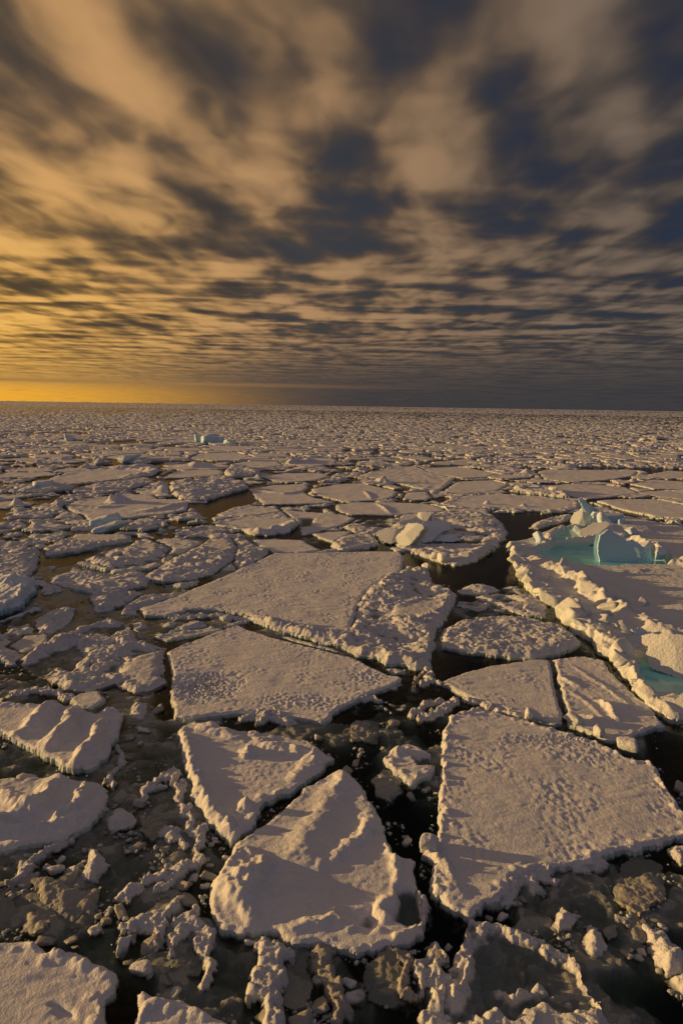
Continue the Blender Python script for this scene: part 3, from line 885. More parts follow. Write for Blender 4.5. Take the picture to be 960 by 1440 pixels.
floe([(30, 927), (50, 912), (80, 893), (113, 880), (150, 872), (180, 875), (193, 900), (230, 910), (230, 930), (233, 960), (213, 970), (187, 973), (160, 960), (133, 970), (93, 970), (67, 953), (43, 943)],
     'broken plate with murky pools and a flat snowy corner, left of the pitted floe', h_rough(.12, .36, .75, 37, .28, .12, flatpoly=GP([(160, 948), (178, 925), (228, 910), (230, 935), (222, 960), (205, 968)]), extra=plus(
         ridge_line([(35, 925), (60, 910), (100, 895)], .5, .2, 3), dip([(75, 915), (110, 905), (125, 925), (95, 945), (72, 935)], .35, .3), dip([(110, 890), (140, 880), (145, 892), (120, 900)], .3, .3))), .2, .15, .8, seed=37, top='rubble', side='slush')
floe([(15, 907), (35, 892), (68, 890), (65, 903), (35, 915)], 'small smooth slab half awash near the left edge', h_flat(.16, .06, .3, .03, .06, 38), .16, .12, .8, seed=38, top='rubble')
floe([(50, 870), (75, 858), (105, 855), (100, 872), (75, 888), (55, 888)], 'small heap of rubble ice above the smooth half awash slab', h_rough(.15, .4, .7, 39, .1, .1), .2, .15, .8, seed=39, top='rubble')
floe([(127, 838), (140, 833), (190, 828), (200, 832), (180, 845), (160, 855), (135, 860)], 'rubble heap left of the pointed tip of the large smooth floe', h_rough(.12, .45, .9, 40, .12, .1), .2, .15, .8, seed=40, top='rubble')
floe([(215, 893), (240, 888), (265, 885), (300, 880), (312, 884), (270, 893), (235, 900)], 'thin tilted slab between the two smooth central floes', h_flat(.20, .1, .3, .03, .06, 41, .3, .5), .2, .1, .8, seed=41, top='rubble')
floe([(100, 977), (115, 970), (140, 967), (147, 980), (130, 992), (105, 990)], 'small pale slab leaning on the upper edge of the striped floe', h_flat(.35, .06, .3, .02, .06, 42), .35, .08, .8, seed=42, top='block')
floe([(-60, 762), (0, 766), (25, 765), (55, 775), (52, 795), (45, 805), (30, 813), (-60, 815)], 'rough grey floe at the left edge beside a brown lead', h_rough(.3, .36, 1.3, 43, .05, .15), .3, .2, 1, seed=43, top='rubble')
floe([(-60, 820), (0, 814), (30, 811), (55, 820), (43, 835), (35, 845), (15, 855), (-60, 870)], 'high bluish broken floe at the left edge', h_rough(.6, .5, 1.6, 44, .05, .15, extra=hump(20, 828, 2.5, 2, .6, 0, 3)), .5, .2, 1, seed=44, top='blue', side='blue', depth=.9)
floe([(62, 772), (90, 760), (110, 751), (160, 752), (183, 752), (187, 760), (150, 765), (110, 775), (65, 780)], 'narrow floe with a flat strip of snow behind its rough front', h_rough(.2, .35, 1.1, 45, .12, .12, flatpoly=GP([(90, 761), (110, 752), (183, 752), (186, 759), (130, 764)])), .25, .2, 1, seed=45, top='rubble')
floe([(118, 783), (150, 773), (180, 770), (190, 762), (205, 758), (225, 765), (238, 772), (228, 785), (200, 795), (170, 800), (135, 792)], 'half drowned plate with a raised snowy corner, left of centre', h_rough(.12, .3, 1.1, 46, .24, .12, flatpoly=GP([(192, 763), (205, 759), (222, 765), (215, 776), (195, 775)])), .2, .2, 1, seed=46, top='rubble')
floe([(72, 818), (75, 810), (110, 802), (160, 808), (200, 803), (215, 810), (205, 823), (150, 835), (110, 830)], 'wide raft of brash below the brown lead', h_rough(.12, .34, 1.0, 47, .16, .12), .2, .2, 1, seed=47, top='rubble')
floe([(200, 812), (225, 795), (260, 778), (285, 765), (300, 757), (325, 757), (332, 770), (328, 785), (300, 805), (270, 813), (230, 817)], 'rough floe with a round flat disc of snow at its far end', h_rough(.16, .36, 1.1, 48, .1, .12, flatpoly=GP([(286, 766), (300, 758), (325, 758), (331, 769), (318, 779), (295, 777)])), .25, .2, 1, seed=48, top='rubble')
floe([(333, 770), (350, 767), (374, 771), (378, 776), (355, 792), (337, 800), (330, 790)], 'small patch of brash at the far left corner of the large smooth floe', h_rough(.15, .4, .8, 49, .15, .1), .2, .15, 1, seed=49, top='rubble')
floe([(353, 757), (380, 756), (425, 757), (440, 766), (452, 771), (420, 775), (385, 774), (368, 766)], 'smooth four sided floe right behind the large smooth floe', h_flat(.4, .06, .5, .04, .05, 50), .4, .15, 1.2, seed=50)
floe([(437, 748), (480, 745), (495, 745), (487, 752), (470, 760), (450, 754)], 'small smooth three cornered floe', h_flat(.35, .06, .5, .04, .05, 51), .35, .15, 1.2, seed=51)
floe([(465, 765), (480, 755), (500, 749), (525, 752), (533, 764), (515, 770), (480, 773)], 'small rough floe at the far right corner of the large smooth floe', h_rough(.25, .3, 1.0, 52, .05, .12), .3, .2, 1.2, seed=52, top='rubble')
floe([(298, 733), (320, 728), (345, 723), (380, 724), (413, 727), (418, 737), (405, 746), (375, 750), (350, 748), (340, 742), (310, 738)], 'flat floe with a thick crumbled rim along its near right side', h_flat(.4, .1, .9, .04, .05, 53, .3, .9, ridge_line([(348, 745), (375, 747), (403, 742), (415, 732)], 1.5, .55, 3, .4, .8)), .4, .2, 1.2, seed=53)
floe([(305, 722), (330, 712), (350, 709), (389, 713), (396, 718), (370, 722), (330, 726)], 'thin flat floe touching the far side of the one with the crumbled rim', h_flat(.35, .1, .9, .04, .06, 54, .3, .9), .35, .2, 1.2, seed=54)
floe([(398, 716), (430, 718), (480, 722), (500, 727), (480, 737), (450, 745), (425, 750), (421, 735)], 'flat floe with a grey wet corner, right of the one with the crumbled rim', h_flat(.35, .08, .6, .04, .06, 55, extra=dip([(424, 730), (440, 730), (436, 740), (424, 742)], .5, .5)), .35, .2, 1.2, seed=55)
floe([(351, 686), (385, 681), (430, 679), (434, 683), (425, 690), (440, 698), (465, 703), (470, 705), (420, 707), (372, 707), (360, 698)], 'flat floe on the right shore of the brown three cornered lead', h_flat(.4, .08, .8, .04, .06, 56, extra=ridge_line([(360, 690), (400, 694), (430, 690)], 1.0, .25, 3)), .4, .25, 1.5, seed=56)
floe([(438, 686), (480, 679), (510, 679), (540, 685), (560, 690), (553, 697), (540, 701), (500, 703), (475, 701), (446, 695)], 'broad smooth floe with a faint snow seam near its right end', h_flat(.4, .06, .6, .04, .06, 57, extra=ridge_line([(512, 690), (518, 696), (522, 701)], .5, .2, 3)), .4, .25, 1.5, seed=57)
floe([(472, 708), (500, 705), (560, 705), (600, 707), (622, 713), (627, 717), (580, 720), (550, 722), (490, 721), (475, 716)], 'long smooth floe with a light seam across it, behind the yellow lit pile', h_flat(.4, .06, .6, .04, .06, 58, extra=ridge_line([(530, 708), (540, 714), (548, 721)], .5, .22, 3)), .4, .25, 1.5, seed=58)
floe([(566, 700), (573, 691), (600, 690), (606, 698), (600, 701)], 'small smooth floe wedged between three long ones', h_flat(.4, .06, .5, .04, .05, 59), .4, .2, 1.5, seed=59)
floe([(366, 668), (400, 664), (450, 664), (463, 668), (445, 674), (405, 677), (385, 675)], 'bright smooth floe with a blunt near edge, left of middle', h_flat(.4, .08, .8, .04, .06, 60), .4, .3, 2, seed=60)
floe([(316, 664), (325, 655), (345, 656), (367, 665), (350, 670), (320, 670)], 'hummocky bluish floe between two smooth bright ones', h_rough(.4, .4, 1.8, 61, 0, .2), .4, .3, 2, seed=61, top='rubble')
floe([(230, 671), (245, 662), (280, 659), (313, 660), (312, 666), (270, 670)], 'narrow smooth floe left of the hummocky bluish one', h_flat(.4, .08, .8, .04, .06, 62), .4, .3, 2, seed=62)
floe([(57, 679), (75, 670), (100, 662), (140, 658), (200, 656), (228, 660), (215, 667), (180, 672), (110, 679)], 'long smooth floe with a bluish rough rim, far left', h_flat(.45, .15, 1.4, .04, .06, 63, .4, 1.6, ridge_line([(150, 658), (195, 659), (222, 663), (180, 670)], 2.5, .7, 3, .4, 1.0)), .45, .3, 2, seed=63)
floe([(93, 710), (105, 703), (140, 697), (175, 693), (215, 694), (222, 700), (250, 700), (265, 705), (262, 715), (235, 720), (190, 725), (165, 726), (140, 727), (125, 728), (118, 721), (97, 714)], 'large smooth floe with a mound of snow on its back, left of the brown lead', h_flat(.5, .1, 1.0, .04, .06, 64, .2, 1.2, plus(
    hump(166, 705, 2.4, 2.6, 1.3, 0, 3, .4, .9), ridge_line([(95, 712), (140, 714), (175, 711)], .8, .2, 4), ridge_line([(200, 718), (240, 712), (262, 706)], 1.8, .35, 5, .4, .8))), .5, .2, 1.5, seed=64, depth=.9)
floe([(12, 690), (30, 683), (70, 680), (105, 683), (100, 688), (60, 692)], 'low snowy floe with a bluish hummock at its right end', h_rough(.35, .3, 1.6, 65, .1, .12, extra=hump(72, 686, 2.5, 2.5, 1.0, 0, 2)), .35, .3, 2, seed=65, top='rubble')
floe([(240, 678), (300, 676), (345, 679), (350, 686), (320, 694), (290, 703), (255, 701), (240, 693)], 'rough snowy floe on the left shore of the brown three cornered lead', h_rough(.3, .36, 1.6, 66, .1, .12, extra=hump(305, 681, 2, 2, .8, 0, 2)), .35, .3, 2, seed=66, top='rubble')
floe([(110, 685), (150, 679), (190, 676), (208, 680), (180, 688), (130, 690)], 'low snowy floe just beyond the one with the mound of snow', h_rough(.3, .26, 1.6, 67, .1, .12), .35, .3, 2, seed=67, top='rubble')
floe([(267, 644), (280, 637), (330, 635), (353, 640), (340, 645), (300, 647)], 'smooth bright floe in the distance, below the blue ice pile', h_flat(.4, .1, 1.2, .04, .06, 68), .4, .4, 3, seed=68)
floe([(285, 625), (310, 626), (365, 627), (370, 629), (340, 632), (303, 633)], 'smooth narrow floe right against the blue ice pile', h_flat(.4, .1, 1.2, .04, .06, 69), .4, .4, 3, seed=69)
floe([(328, 651), (345, 648), (390, 648), (398, 653), (370, 657), (345, 657)], 'narrow bright floe in the distance, beyond the one with the blunt near edge', h_flat(.4, .1, 1.2, .04, .06, 70), .4, .4, 3, seed=70)
floe([(402, 651), (420, 644), (455, 643), (475, 645), (470, 651), (430, 655)], 'distant floe with a white lumpy ridge along its left half', h_flat(.4, .1, 1.2, .04, .06, 71, extra=ridge_line([(385, 651), (410, 650), (440, 647)], 3, 1.0, 3, .4, 1)), .4, .4, 3, seed=71)
# right middle distance
floe([(620, 706), (630, 701), (660, 694), (700, 692), (760, 696), (790, 700), (812, 702), (815, 711), (790, 717), (740, 715), (680, 712), (640, 712)], 'long smooth floe with a dark cut front, behind the big black lead', h_flat(.55, .08, .8, .04, .06, 72, .5, 1.0, plus(hump(625, 703, 1.5, 1.5, .6, 0, 2), hump(685, 709, .8, .8, .6, 0, 3), hump(735, 712, .8, .8, .5, 0, 4))), .55, .25, 1.5, seed=72, depth=.9)
floe([(505, 667), (530, 660), (560, 655), (586, 655), (600, 662), (640, 671), (636, 675), (622, 686), (615, 689), (580, 683), (540, 675)], 'wide low floe right of the middle with a rumpled surface', h_flat(.4, .1, 1.2, .06, .12, 73, .25, 1.5), .4, .3, 2, seed=73)
floe([(592, 658), (640, 655), (665, 658), (700, 665), (680, 670), (650, 671), (612, 665)], 'smooth distant floe right of the middle with a faint light seam', h_flat(.4, .06, 1, .04, .06, 74), .4, .3, 2, seed=74)
floe([(624, 689), (644, 676), (690, 674), (715, 680), (697, 689), (662, 692), (634, 692)], 'smooth floe directly behind the long one with the dark cut front', h_flat(.4, .06, 1, .04, .06, 75), .4, .3, 2, seed=75)
floe([(757, 662), (770, 659), (850, 660), (895, 662), (890, 668), (850, 674), (800, 677), (765, 672)], 'wide smooth floe in the right distance', h_flat(.4, .08, 1, .04, .06, 76), .4, .3, 2, seed=76)
floe([(840, 702), (870, 700), (920, 700), (970, 710), (1010, 722), (1010, 735), (970, 728), (920, 723), (870, 713)], 'long smooth floe behind the blue blocks, running out of the right edge', h_flat(.5, .06, .8, .04, .06, 77), .5, .25, 1.5, seed=77)
floe([(770, 682), (800, 679), (850, 681), (880, 684), (898, 692), (860, 697), (824, 700), (797, 695)], 'smooth floe beyond the leaning spike of ice', h_flat(.4, .06, .8, .04, .06, 78), .4, .25, 1.5, seed=78)
floe([(886, 679), (920, 673), (970, 677), (1000, 680), (1000, 688), (920, 686)], 'narrow smooth floe at the right edge, upper of two alike', h_flat(.4, .06, .8, .04, .06, 79), .4, .25, 1.5, seed=79)
floe([(893, 691), (930, 688), (970, 691), (1010, 694), (1010, 704), (970, 702), (925, 697)], 'narrow smooth floe at the right edge, lower of two alike', h_flat(.4, .06, .8, .04, .06, 80), .4, .25, 1.5, seed=80)
floe([(910, 666), (940, 661), (970, 663), (990, 664), (990, 672), (930, 671)], 'small smooth floe at the right edge, far back', h_flat(.4, .06, .8, .04, .06, 81), .4, .25, 1.5, seed=81)
floe([(722, 690), (760, 686), (792, 692), (800, 698), (760, 694)], 'low floe carrying a chain of white lumps, left of the leaning spike', h_rough(.45, .35, 1.3, 82, 0, .15), .4, .25, 1.5, seed=82, top='block')

# the big ridged floe on the right -------------------------------------------
BIG = [(711, 764), (741, 757), (773, 744), (803, 736), (840, 722), (872, 724), (910, 732), (960, 741), (1010, 752), (1080, 800), (1080, 1000), (985, 1012), (941, 1006), (930, 1000), (909, 983), (892, 964), (868, 936), (851, 917), (834, 899), (806, 884), (781, 853), (760, 840), (741, 826), (735, 813), (727, 799), (719, 780)]
POOL1 = [(748, 779), (775, 776), (783, 768), (778, 757), (790, 747), (808, 743), (826, 740), (832, 748), (822, 762), (840, 775), (852, 790), (890, 787), (920, 783), (946, 794), (930, 798), (895, 797), (860, 800), (815, 798), (775, 790)]
POOL2 = [(904, 943), (912, 934), (935, 945), (958, 954), (962, 972), (948, 985), (925, 982), (908, 966)]
bigp = GP(BIG, .4)
flank = GP([(716, 768), (735, 806), (760, 832), (800, 868), (840, 890), (872, 928), (893, 962), (915, 990)], .4)


def big_h(X, Y, d):
    z = 0.50 + .06 * fbm(X / 3, Y / 3, 3, 2) + .03 * fbm(X / .5, Y / .5, 3, 3)
    q, t = line_dist(X, Y, flank)
    w = np.exp(-(q / np.clip(1.1 + .03 * (Y - 34), .6, 2.0)) ** 2)
    z = z + w * (.10 + .55 * rubble(X, Y, 1.5, 5, .85, .5) + .25 * rubble(X, Y, .6, 8, .8))
    z = z + ridge_line([(752, 792), (775, 800), (800, 812), (822, 828), (850, 850), (885, 872), (925, 890), (960, 893)], 1.3, .85, 5, .35, .6)(X, Y, d)
    z = z + ridge_line([(850, 762), (890, 765), (925, 778), (950, 792), (985, 800)], 1.5, .9, 6, .4, .9)(X, Y, d)
    z = z + ridge_line([(760, 800), (800, 802), (850, 806), (930, 802)], 1.0, .15, 7, .4, .4)(X, Y, d) + ridge_line([(840, 838), (900, 838), (960, 842)], .8, .12, 17, .4, .4)(X, Y, d)
    z = z + hump(880, 745, 6, 5, .5, 0, 7, .4, .2)(X, Y, d) + hump(960, 860, 7, 4, .35, 0, 9, .4, .2)(X, Y, d)
    z = z + ridge_line([(800, 742), (778, 752), (770, 765), (752, 775)], .9, .45, 8, .4, .9)(X, Y, d)
    z = .1 + (z - .1) * (.35 + .65 * sstep(-.05, .5, d))
    for P_ in (POOL1, POOL2):
        s = sstep(-.7, .2, poly_sdf(X + .4 * fbm(X / 1.5, Y / 1.5, 3, 4), Y + .4 * fbm(X / 1.5, Y / 1.5, 3, 6), GP(P_, 0.0)))
        z = z * (1 - s) + s * (-.55 - .10 * fbm(X / 1.2, Y / 1.2, 3, 5))
    return z


excl(bigp, .15)
BIGROOT = build_floe('ridged_ice_floe', warp_sdf(bigp, .25, 1.5, 90), big_h, bb(bigp), .075, 'large floe on the right with a long ridge of blocks and turquoise pools', 'ice floe', None, 'block', 'block', .9, 90, .1)

for P_, nm in ((POOL1, 1), (POOL2, 2)):
    pp = GP(P_, 0.0)
    r_ = floe_mesh(lambda X, Y: poly_sdf(X, Y, pp) + .45, lambda X, Y, d: .11 + 0 * X, bb(pp, 1.2), .20, .3, 5)
    c0 = np.array(BIGROOT.location)
    po = mesh_np('melt_pool', r_[0] - c0, r_[1], M['pool'], BIGROOT)
    po['label'] = 'turquoise melt pool among the blue blocks' if nm == 1 else 'dark green melt pool at the right edge'

# ------------------------------------------------------------------ naming by neighbours
def PX(x, y, z=0.2):
    v = np.array([x, y, z - CAM_H]); d = v @ _F
    return 480 + FPX * (v @ _R) / d, 720 - FPX * (v @ _U) / d


LANDMARKS = [
    ('the large smooth central floe', 400, 830), ('the pitted floe', 380, 955), ('the cracked pair of flat floes', 775, 970), ('the biggest flat floe', 770, 1110),
    ('the wedge shaped floe', 450, 1220), ('the rough edged tapering floe', 350, 1080), ('the small lumpy notched floe', 577, 1065), ('the striped floe', 80, 1025),
    ('the thick wavy floe', 60, 1135), ('the bottom left corner floe', 70, 1390), ('the dark wet plate', 740, 1380), ('the jumbled apron', 555, 870),
    ('the rough lumpy floe', 715, 895), ('the yellow lit pile', 592, 745), ('the broken plate with murky pools', 130, 920), ('the high bluish broken floe', 20, 835),
    ('the floe with the snow mound', 170, 708), ('the floe with the crumbled rim', 360, 735), ('the brown three cornered lead', 330, 708), ('the blue ice pile', 305, 617),
    ('the bluish rimmed long floe', 140, 668), ('the big black lead', 670, 800), ('the dark cut front floe', 715, 705), ('the leaning ice spike', 820, 720), ('the rumpled low floe', 570, 672),
    ('the round snow disc', 310, 767), ('the brown lead at left', 90, 787), ('the forked snow ridges', 255, 1310), ('the blunt edged bright floe', 415, 670),
]
_lab = {}


def near_words(x, y, own=None):
    px, py = PX(x, y)
    best = None
    for nm, lx, ly in LANDMARKS:
        if nm == own: continue
        k = 2.2 if ly < 780 else 1.3
        q = math.hypot(px - lx, (py - ly) * k)
        if best is None or q < best[0]: best = (q, nm, px - lx, py - ly, k)
    q, nm, dx, dy, k = best
    hw = 'left' if dx < 0 else 'right'
    if abs(dx) > 2.4 * abs(dy) * k / 1.6: w = f'directly {hw} of'
    elif abs(dx) * 2.4 < abs(dy) * k: w = 'behind' if dy < 0 else 'before'
    else: w = (f'behind and {hw} of' if dy < 0 else f'before and {hw} of')
    if w.startswith('directly') and q > 100: w = 'farther ' + w[9:]
    elif q > 100 and dy < 0: w = w.replace('behind', 'well behind')
    return w + ' ' + nm


PEND = []


def later(o, head, cat, gname, x, y):
    """label by neighbours once all are known: head + relation, told apart where several agree"""
    PEND.append((o, head, cat, gname, x, y))


def settle():
    by = {}
    for t in PEND:
        by.setdefault((t[1], near_words(t[4], t[5])), []).append(t)
    for (head, rel), L in by.items():
        L.sort(key=lambda t: PX(t[4], t[5])[0])
        n_ = len(L)
        for i, (o, h_, cat, gname, x, y) in enumerate(L):
            lab = f'{head} {rel}'
            if n_ == 2: lab = f"{'left' if i == 0 else 'right'} {head} of two {rel}"
            elif n_ == 3: lab = f"{('leftmost', 'middle', 'rightmost')[i]} {head} of three {rel}"
            elif n_ > 3:
                if i == 0: lab = f'leftmost {head} {rel}'
                elif i == n_ - 1: lab = f'rightmost {head} {rel}'
                elif n_ <= 5: lab = f"{head} {rel}, {('', 'second from left', 'third from left', 'fourth from left')[i]}"
                else:
                    lab = f'{head} {rel}, between others alike'; gname = f'{cat}s {rel}'
            if len(lab.split()) > 16:
                for wa, wb in ((' lumpy', ''), (' flat floes', ' floes'), (' and left of', ' left of'), (' and right of', ' right of'), (' with hummock', ''), (' three cornered', '')):
                    if len(lab.split()) > 16: lab = lab.replace(wa, wb)
                if len(lab.split()) > 16: print('LONG', lab)
            tag(o, lab, cat, gname)


# ------------------------------------------------------------------ pack of lesser floes between them
rng = random.Random(5)
seeds = []
cellsz = 6.0
gridd = {}


def ok_seed(x, y, r):
    gx, gy = int(x // cellsz), int(y // cellsz)
    k = int(r * 2.2 // cellsz) + 2
    for i in range(gx - k, gx + k + 1):
        for j in range(gy - k, gy + k + 1):
            for (sx, sy, sr) in gridd.get((i, j), ()):
                if (sx - x) ** 2 + ((sy - y)) ** 2 < ((r + sr) * .82) ** 2: return False
    return True


Y0, Y1 = 46.0, 300.0
for pas, (rs, ntry) in enumerate([(1.0, 3500), (0.62, 5000), (0.42, 6000)]):
    for _ in range(ntry):
        y = Y0 + (Y1 - Y0) * rng.random() ** 0.8
        x = (rng.random() * 2 - 1) * (0.55 * y + 6)
        t_ = (y - 45) / 210
        r = (2.8 + 6.0 * min(1, t_) ** .9) * rng.uniform(.7, 1.4) * rs
        if ok_seed(x, y, r):
            seeds.append((x, y, r)); gridd.setdefault((int(x // cellsz), int(y // cellsz)), []).append((x, y, r))


def clip_half(poly, nx_, ny_, c):
    out = []
    for i in range(len(poly)):
        a = poly[i]; b_ = poly[(i + 1) % len(poly)]
        da = a[0] * nx_ + a[1] * ny_ - c; db = b_[0] * nx_ + b_[1] * ny_ - c
        if da <= 0: out.append(a)
        if (da < 0) != (db < 0):
            t = da / (da - db); out.append((a[0] + (b_[0] - a[0]) * t, a[1] + (b_[1] - a[1]) * t))
    return out


ST = np.array(seeds)
fillers = []
for i, (x, y, r) in enumerate(seeds):
    dist2 = np.hypot(ST[:, 0] - x, ST[:, 1] - y)
    poly = [(x - 3 * r, y - 3 * r), (x + 3 * r, y - 3 * r), (x + 3 * r, y + 3 * r), (x - 3 * r, y + 3 * r)]
    for j in np.argsort(dist2)[1:28]:
        sx, sy, sr = seeds[j]
        dx, dy = sx - x, sy - y; L = math.hypot(dx, dy)
        nx_, ny_ = dx / L, dy / L
        # power diagram: larger floes take more room
        off = (L * L + r * r - sr * sr) / (2 * L)
        poly = clip_half(poly, nx_, ny_, x * nx_ + y * ny_ + off)
        if len(poly) < 3: break
    if len(poly) >= 3: fillers.append((x, y, r, np.array(poly)))
fillers.sort(key=lambda t: t[1])

NF = 0
bounds_far = 300.0
for k, (x, y, r, poly) in enumerate(fillers):
    px, py = PX(x, y)
    if px < -90 or px > 1050: continue
    if NF >= 236: bounds_far = min(bounds_far, y); break
    hr = rng.random(); hg = rng.random(); sd_ = 200 + k
    left = px < 480
    smooth = hr < (0.42 if left else 0.72) and y > 60
    drowned = (not smooth) and y < 140 and rng.random() < (.72 if left else .5)
    gap = 0.16 + 0.7 * hg * hg + (0.009 * y if hg > .62 else 0.0026 * y)
    if y > 75 and rng.random() < .02: continue
    step = pix_step(y)
    w0 = warp_sdf(poly, .35 + .012 * y * .5, 1.5 + y * .02, sd_)

    def sdf(X, Y, w0=w0, gap=gap):
        return np.minimum(w0(X, Y) - gap, excl_sdf(X + .2 * fbm(X / .9, Y / .9, 3, 7), Y) - gap * .6)
    if smooth: h = h_flat(.38 + .2 * rng.random(), .08, .8, .05, .07, sd_, .3, 1.0)
    elif drowned: h = h_rough(.10, .30, rng.uniform(.6, .95), sd_, .25, .1)
    else:
        h = h_rough(rng.uniform(.12, .26), rng.uniform(.13, .25), rng.uniform(.6, .95) * (1 + y / 260), sd_, .16, .15)
    if not drowned and rng.random() < (.5 if left else .3) and y > 80:
        hx, hy = x + rng.uniform(-.5, .5) * r, y + rng.uniform(-.3, .3) * r
        hp = hump(*PX(hx, hy, .3), r * rng.uniform(.3, .7), r * rng.uniform(.25, .45), rng.uniform(.4, .9) * (1 + y / 300), 0, sd_, .3, .35, 1)
        h = plus(h, hp); hm = True
    else: hm = False
    o = build_floe('ice_floe', sdf, h, bb(poly), step, None, 'ice floe', None, 'snow' if smooth else 'rubble', 'edge', .6, sd_, .05 + step * .3, parts=y < 120)
    if o is None: continue
    area = max(v for v in (o.dimensions if o.type == 'MESH' else o.children[0].dimensions)[:2])
    NF += 1
    sz = 'small' if r < 3.2 + y * .012 else ('broad' if r > 5 + y * .022 else 'middling')
    head = f"{sz} {'smooth snowy' if smooth else ('drowned' if drowned else 'rough')} floe{' with hummock' if hm else ''}"
    later(o, head, 'ice floe', 'ice floes of the pack', o.location[0], o.location[1])
print('fillers', NF, 'to', bounds_far, len(fillers))

# ------------------------------------------------------------------ the pack beyond counting, out to the horizon
r0 = bounds_far - 1.0
r_ = [r0 - 6]
while r_[-1] < 15000: r_.append(r_[-1] + max(.9, .9 * (r_[-1] / 260) ** 1.9))
r_ = np.array(r_ + [18000, 22000, 25500]); na = 1000
th = np.linspace(rad(-37), rad(37), na)
RR, TH = np.meshgrid(r_, th, indexing='ij')
X = RR * np.sin(TH); Y = RR * np.cos(TH)


def cells(X, Y, size, seed):
    wx = X + size * .25 * fbm(X / size * 1.5, Y / size * 1.5, 3, seed + 9); wy = Y + size * .25 * fbm(X / size * 1.5 + 5, Y / size * 1.5, 3, seed + 10)
    cx = np.floor(wx / size); cy = np.floor(wy / size)
    f1 = np.full(X.shape, 9.0); f2 = np.full(X.shape, 9.0); idh = np.zeros(X.shape)
    for dx in (-1, 0, 1):
        for dy in (-1, 0, 1):
            jx = cx + dx; jy = cy + dy
            d = np.hypot(wx / size - jx - _hash(jx, jy, seed + 1), wy / size - jy - _hash(jx, jy, seed + 2))
            i2 = _hash(jx, jy, seed + 3)
            nw = d < f1
            f2 = np.where(nw, f1, np.minimum(f2, d)); idh = np.where(nw, i2, idh); f1 = np.where(nw, d, f1)
    return (f2 - f1) * size, idh


ca, ia = cells(X, Y, 13, 300); cb, ib = cells(X, Y, 40, 301); cc_, ic = cells(X, Y, 5, 303)
amp_far = sstep(1500, 380, RR) * .6 + .4
use_b = sstep(-.1, .25, fbm(X / 90, Y / 60, 3, 305))
fade = sstep(3000, 700, RR)
smoothf = (ia + .7 * fbm(X / 80, Y / 60, 3, 320) < .68)
wid = (.6 + RR / 420) * (1 + 1.8 * sstep(.0, .4, fbm(X / 60, Y / 40, 3, 306)))
Z = .4 + .25 * (ia - .5) + np.where(smoothf, .06 * fbm(X / 3, Y / 3, 2, 4), .18 * rubble(X, Y, 2.4, 310, .8) * (0.5 + ib))
Z = Z + np.where(~smoothf & (ic < .25), .3, 0) + sstep(.3, .6, fbm(X / 26, Y / 26, 3, 311)) * .6 * rubble(X, Y, 3.2, 312, .7)
Z = .36 + (Z - .36) * amp_far * .75
crack = np.minimum(ca - wid * .6, np.where(use_b > .5, cb - wid * 1.3, 9))
crack = np.minimum(crack, np.where(smoothf, 9, cc_ - .25))
cut = sstep(.5, -.2, crack) * fade
Z = Z * (1 - cut) + cut * (-.8)
exd = np.full(X.shape, 9.0)
mrow = RR[:, 0] < r0 + 90
Z[mrow] = np.where((Y[mrow] < r0 + 1.5), -1.2, Z[mrow])
sub = np.flatnonzero(mrow)
exd[sub] = excl_sdf(X[sub], Y[sub])
Z = np.where(exd < .3, -1.2, Z)
hz = _hash(np.arange(Z.size).reshape(Z.shape), np.full(Z.shape, 3), 9)
bandz = vnoise(TH * 60, np.log(RR) * 40, 12)
Z = np.where(RR > 2300, np.where(hz + .5 * bandz < .34, -.8, .3 + .7 * hz * hz), Z)
Z[-4:] = .3
nr = len(r_)
idx = np.arange(nr * na).reshape(nr, na)
F = np.stack([idx[:-1, :-1].ravel(), idx[:-1, 1:].ravel(), idx[1:, 1:].ravel(), idx[1:, :-1].ravel()], 1)[:, ::-1]
zf = Z.ravel()
keepf = (zf[F] > -.75).any(1) | (RR.ravel()[F[:, 0]] > 2300)
F = F[keepf]
us = np.unique(F); rem = np.full(nr * na, -1); rem[us] = np.arange(len(us))
o = mesh_np('pack_ice', np.stack([X.ravel(), Y.ravel(), zf], 1)[us], rem[F], M['rubble'])
tag(o, 'endless distant pack of broken floes reaching the horizon', 'pack ice', kind='stuff')

# ------------------------------------------------------------------ slabs and blocks that stand out
def t5(*q): return [(700 + x / 3.692, 680 + y / 3.692) for x, y in q]
def t6(*q): return [(780 + x / 5.333, 820 + y / 5.333) for x, y in q]
def t3(*q): return [(480 + x / 4, 600 + y / 4) for x, y in q]


def sl(tf, foot, pts, thick, label, **k):
    f = tf(foot)[0]
    return slab(f[0], f[1], tf(*pts), thick, label=label, **k)


sl(t5, (620, 412), [(515, 340), (525, 270), (565, 235), (640, 280), (690, 330), (712, 395), (660, 412), (560, 420), (530, 405)], 1.1, 'big upright fin shaped ice slab standing in the turquoise pool', yaw=8, lean=8, seed=1, gz=-.1)
sl(t5, (745, 396), [(672, 300), (705, 290), (785, 355), (792, 388), (745, 398), (712, 397), (690, 340)], .8, 'smaller pale slab leaning against the right side of the big fin shaped slab', yaw=-5, lean=15, seed=2, gz=0)
sl(t5, (370, 332), [(200, 308), (215, 288), (290, 300), (400, 282), (500, 272), (520, 292), (515, 318), (400, 328), (290, 340), (210, 332)], 1.6, 'long low bar of ice lying along the far side of the turquoise pool', yaw=10, lean=25, seed=3, gz=-.1, mat='block')
sl(t5, (490, 170), [(416, 76), (430, 70), (470, 108), (520, 135), (505, 172), (470, 172), (448, 138)], .55, 'pointed spike of ice leaning to the left, topmost of the blue pile', yaw=15, lean=5, seed=4, gz=.5)
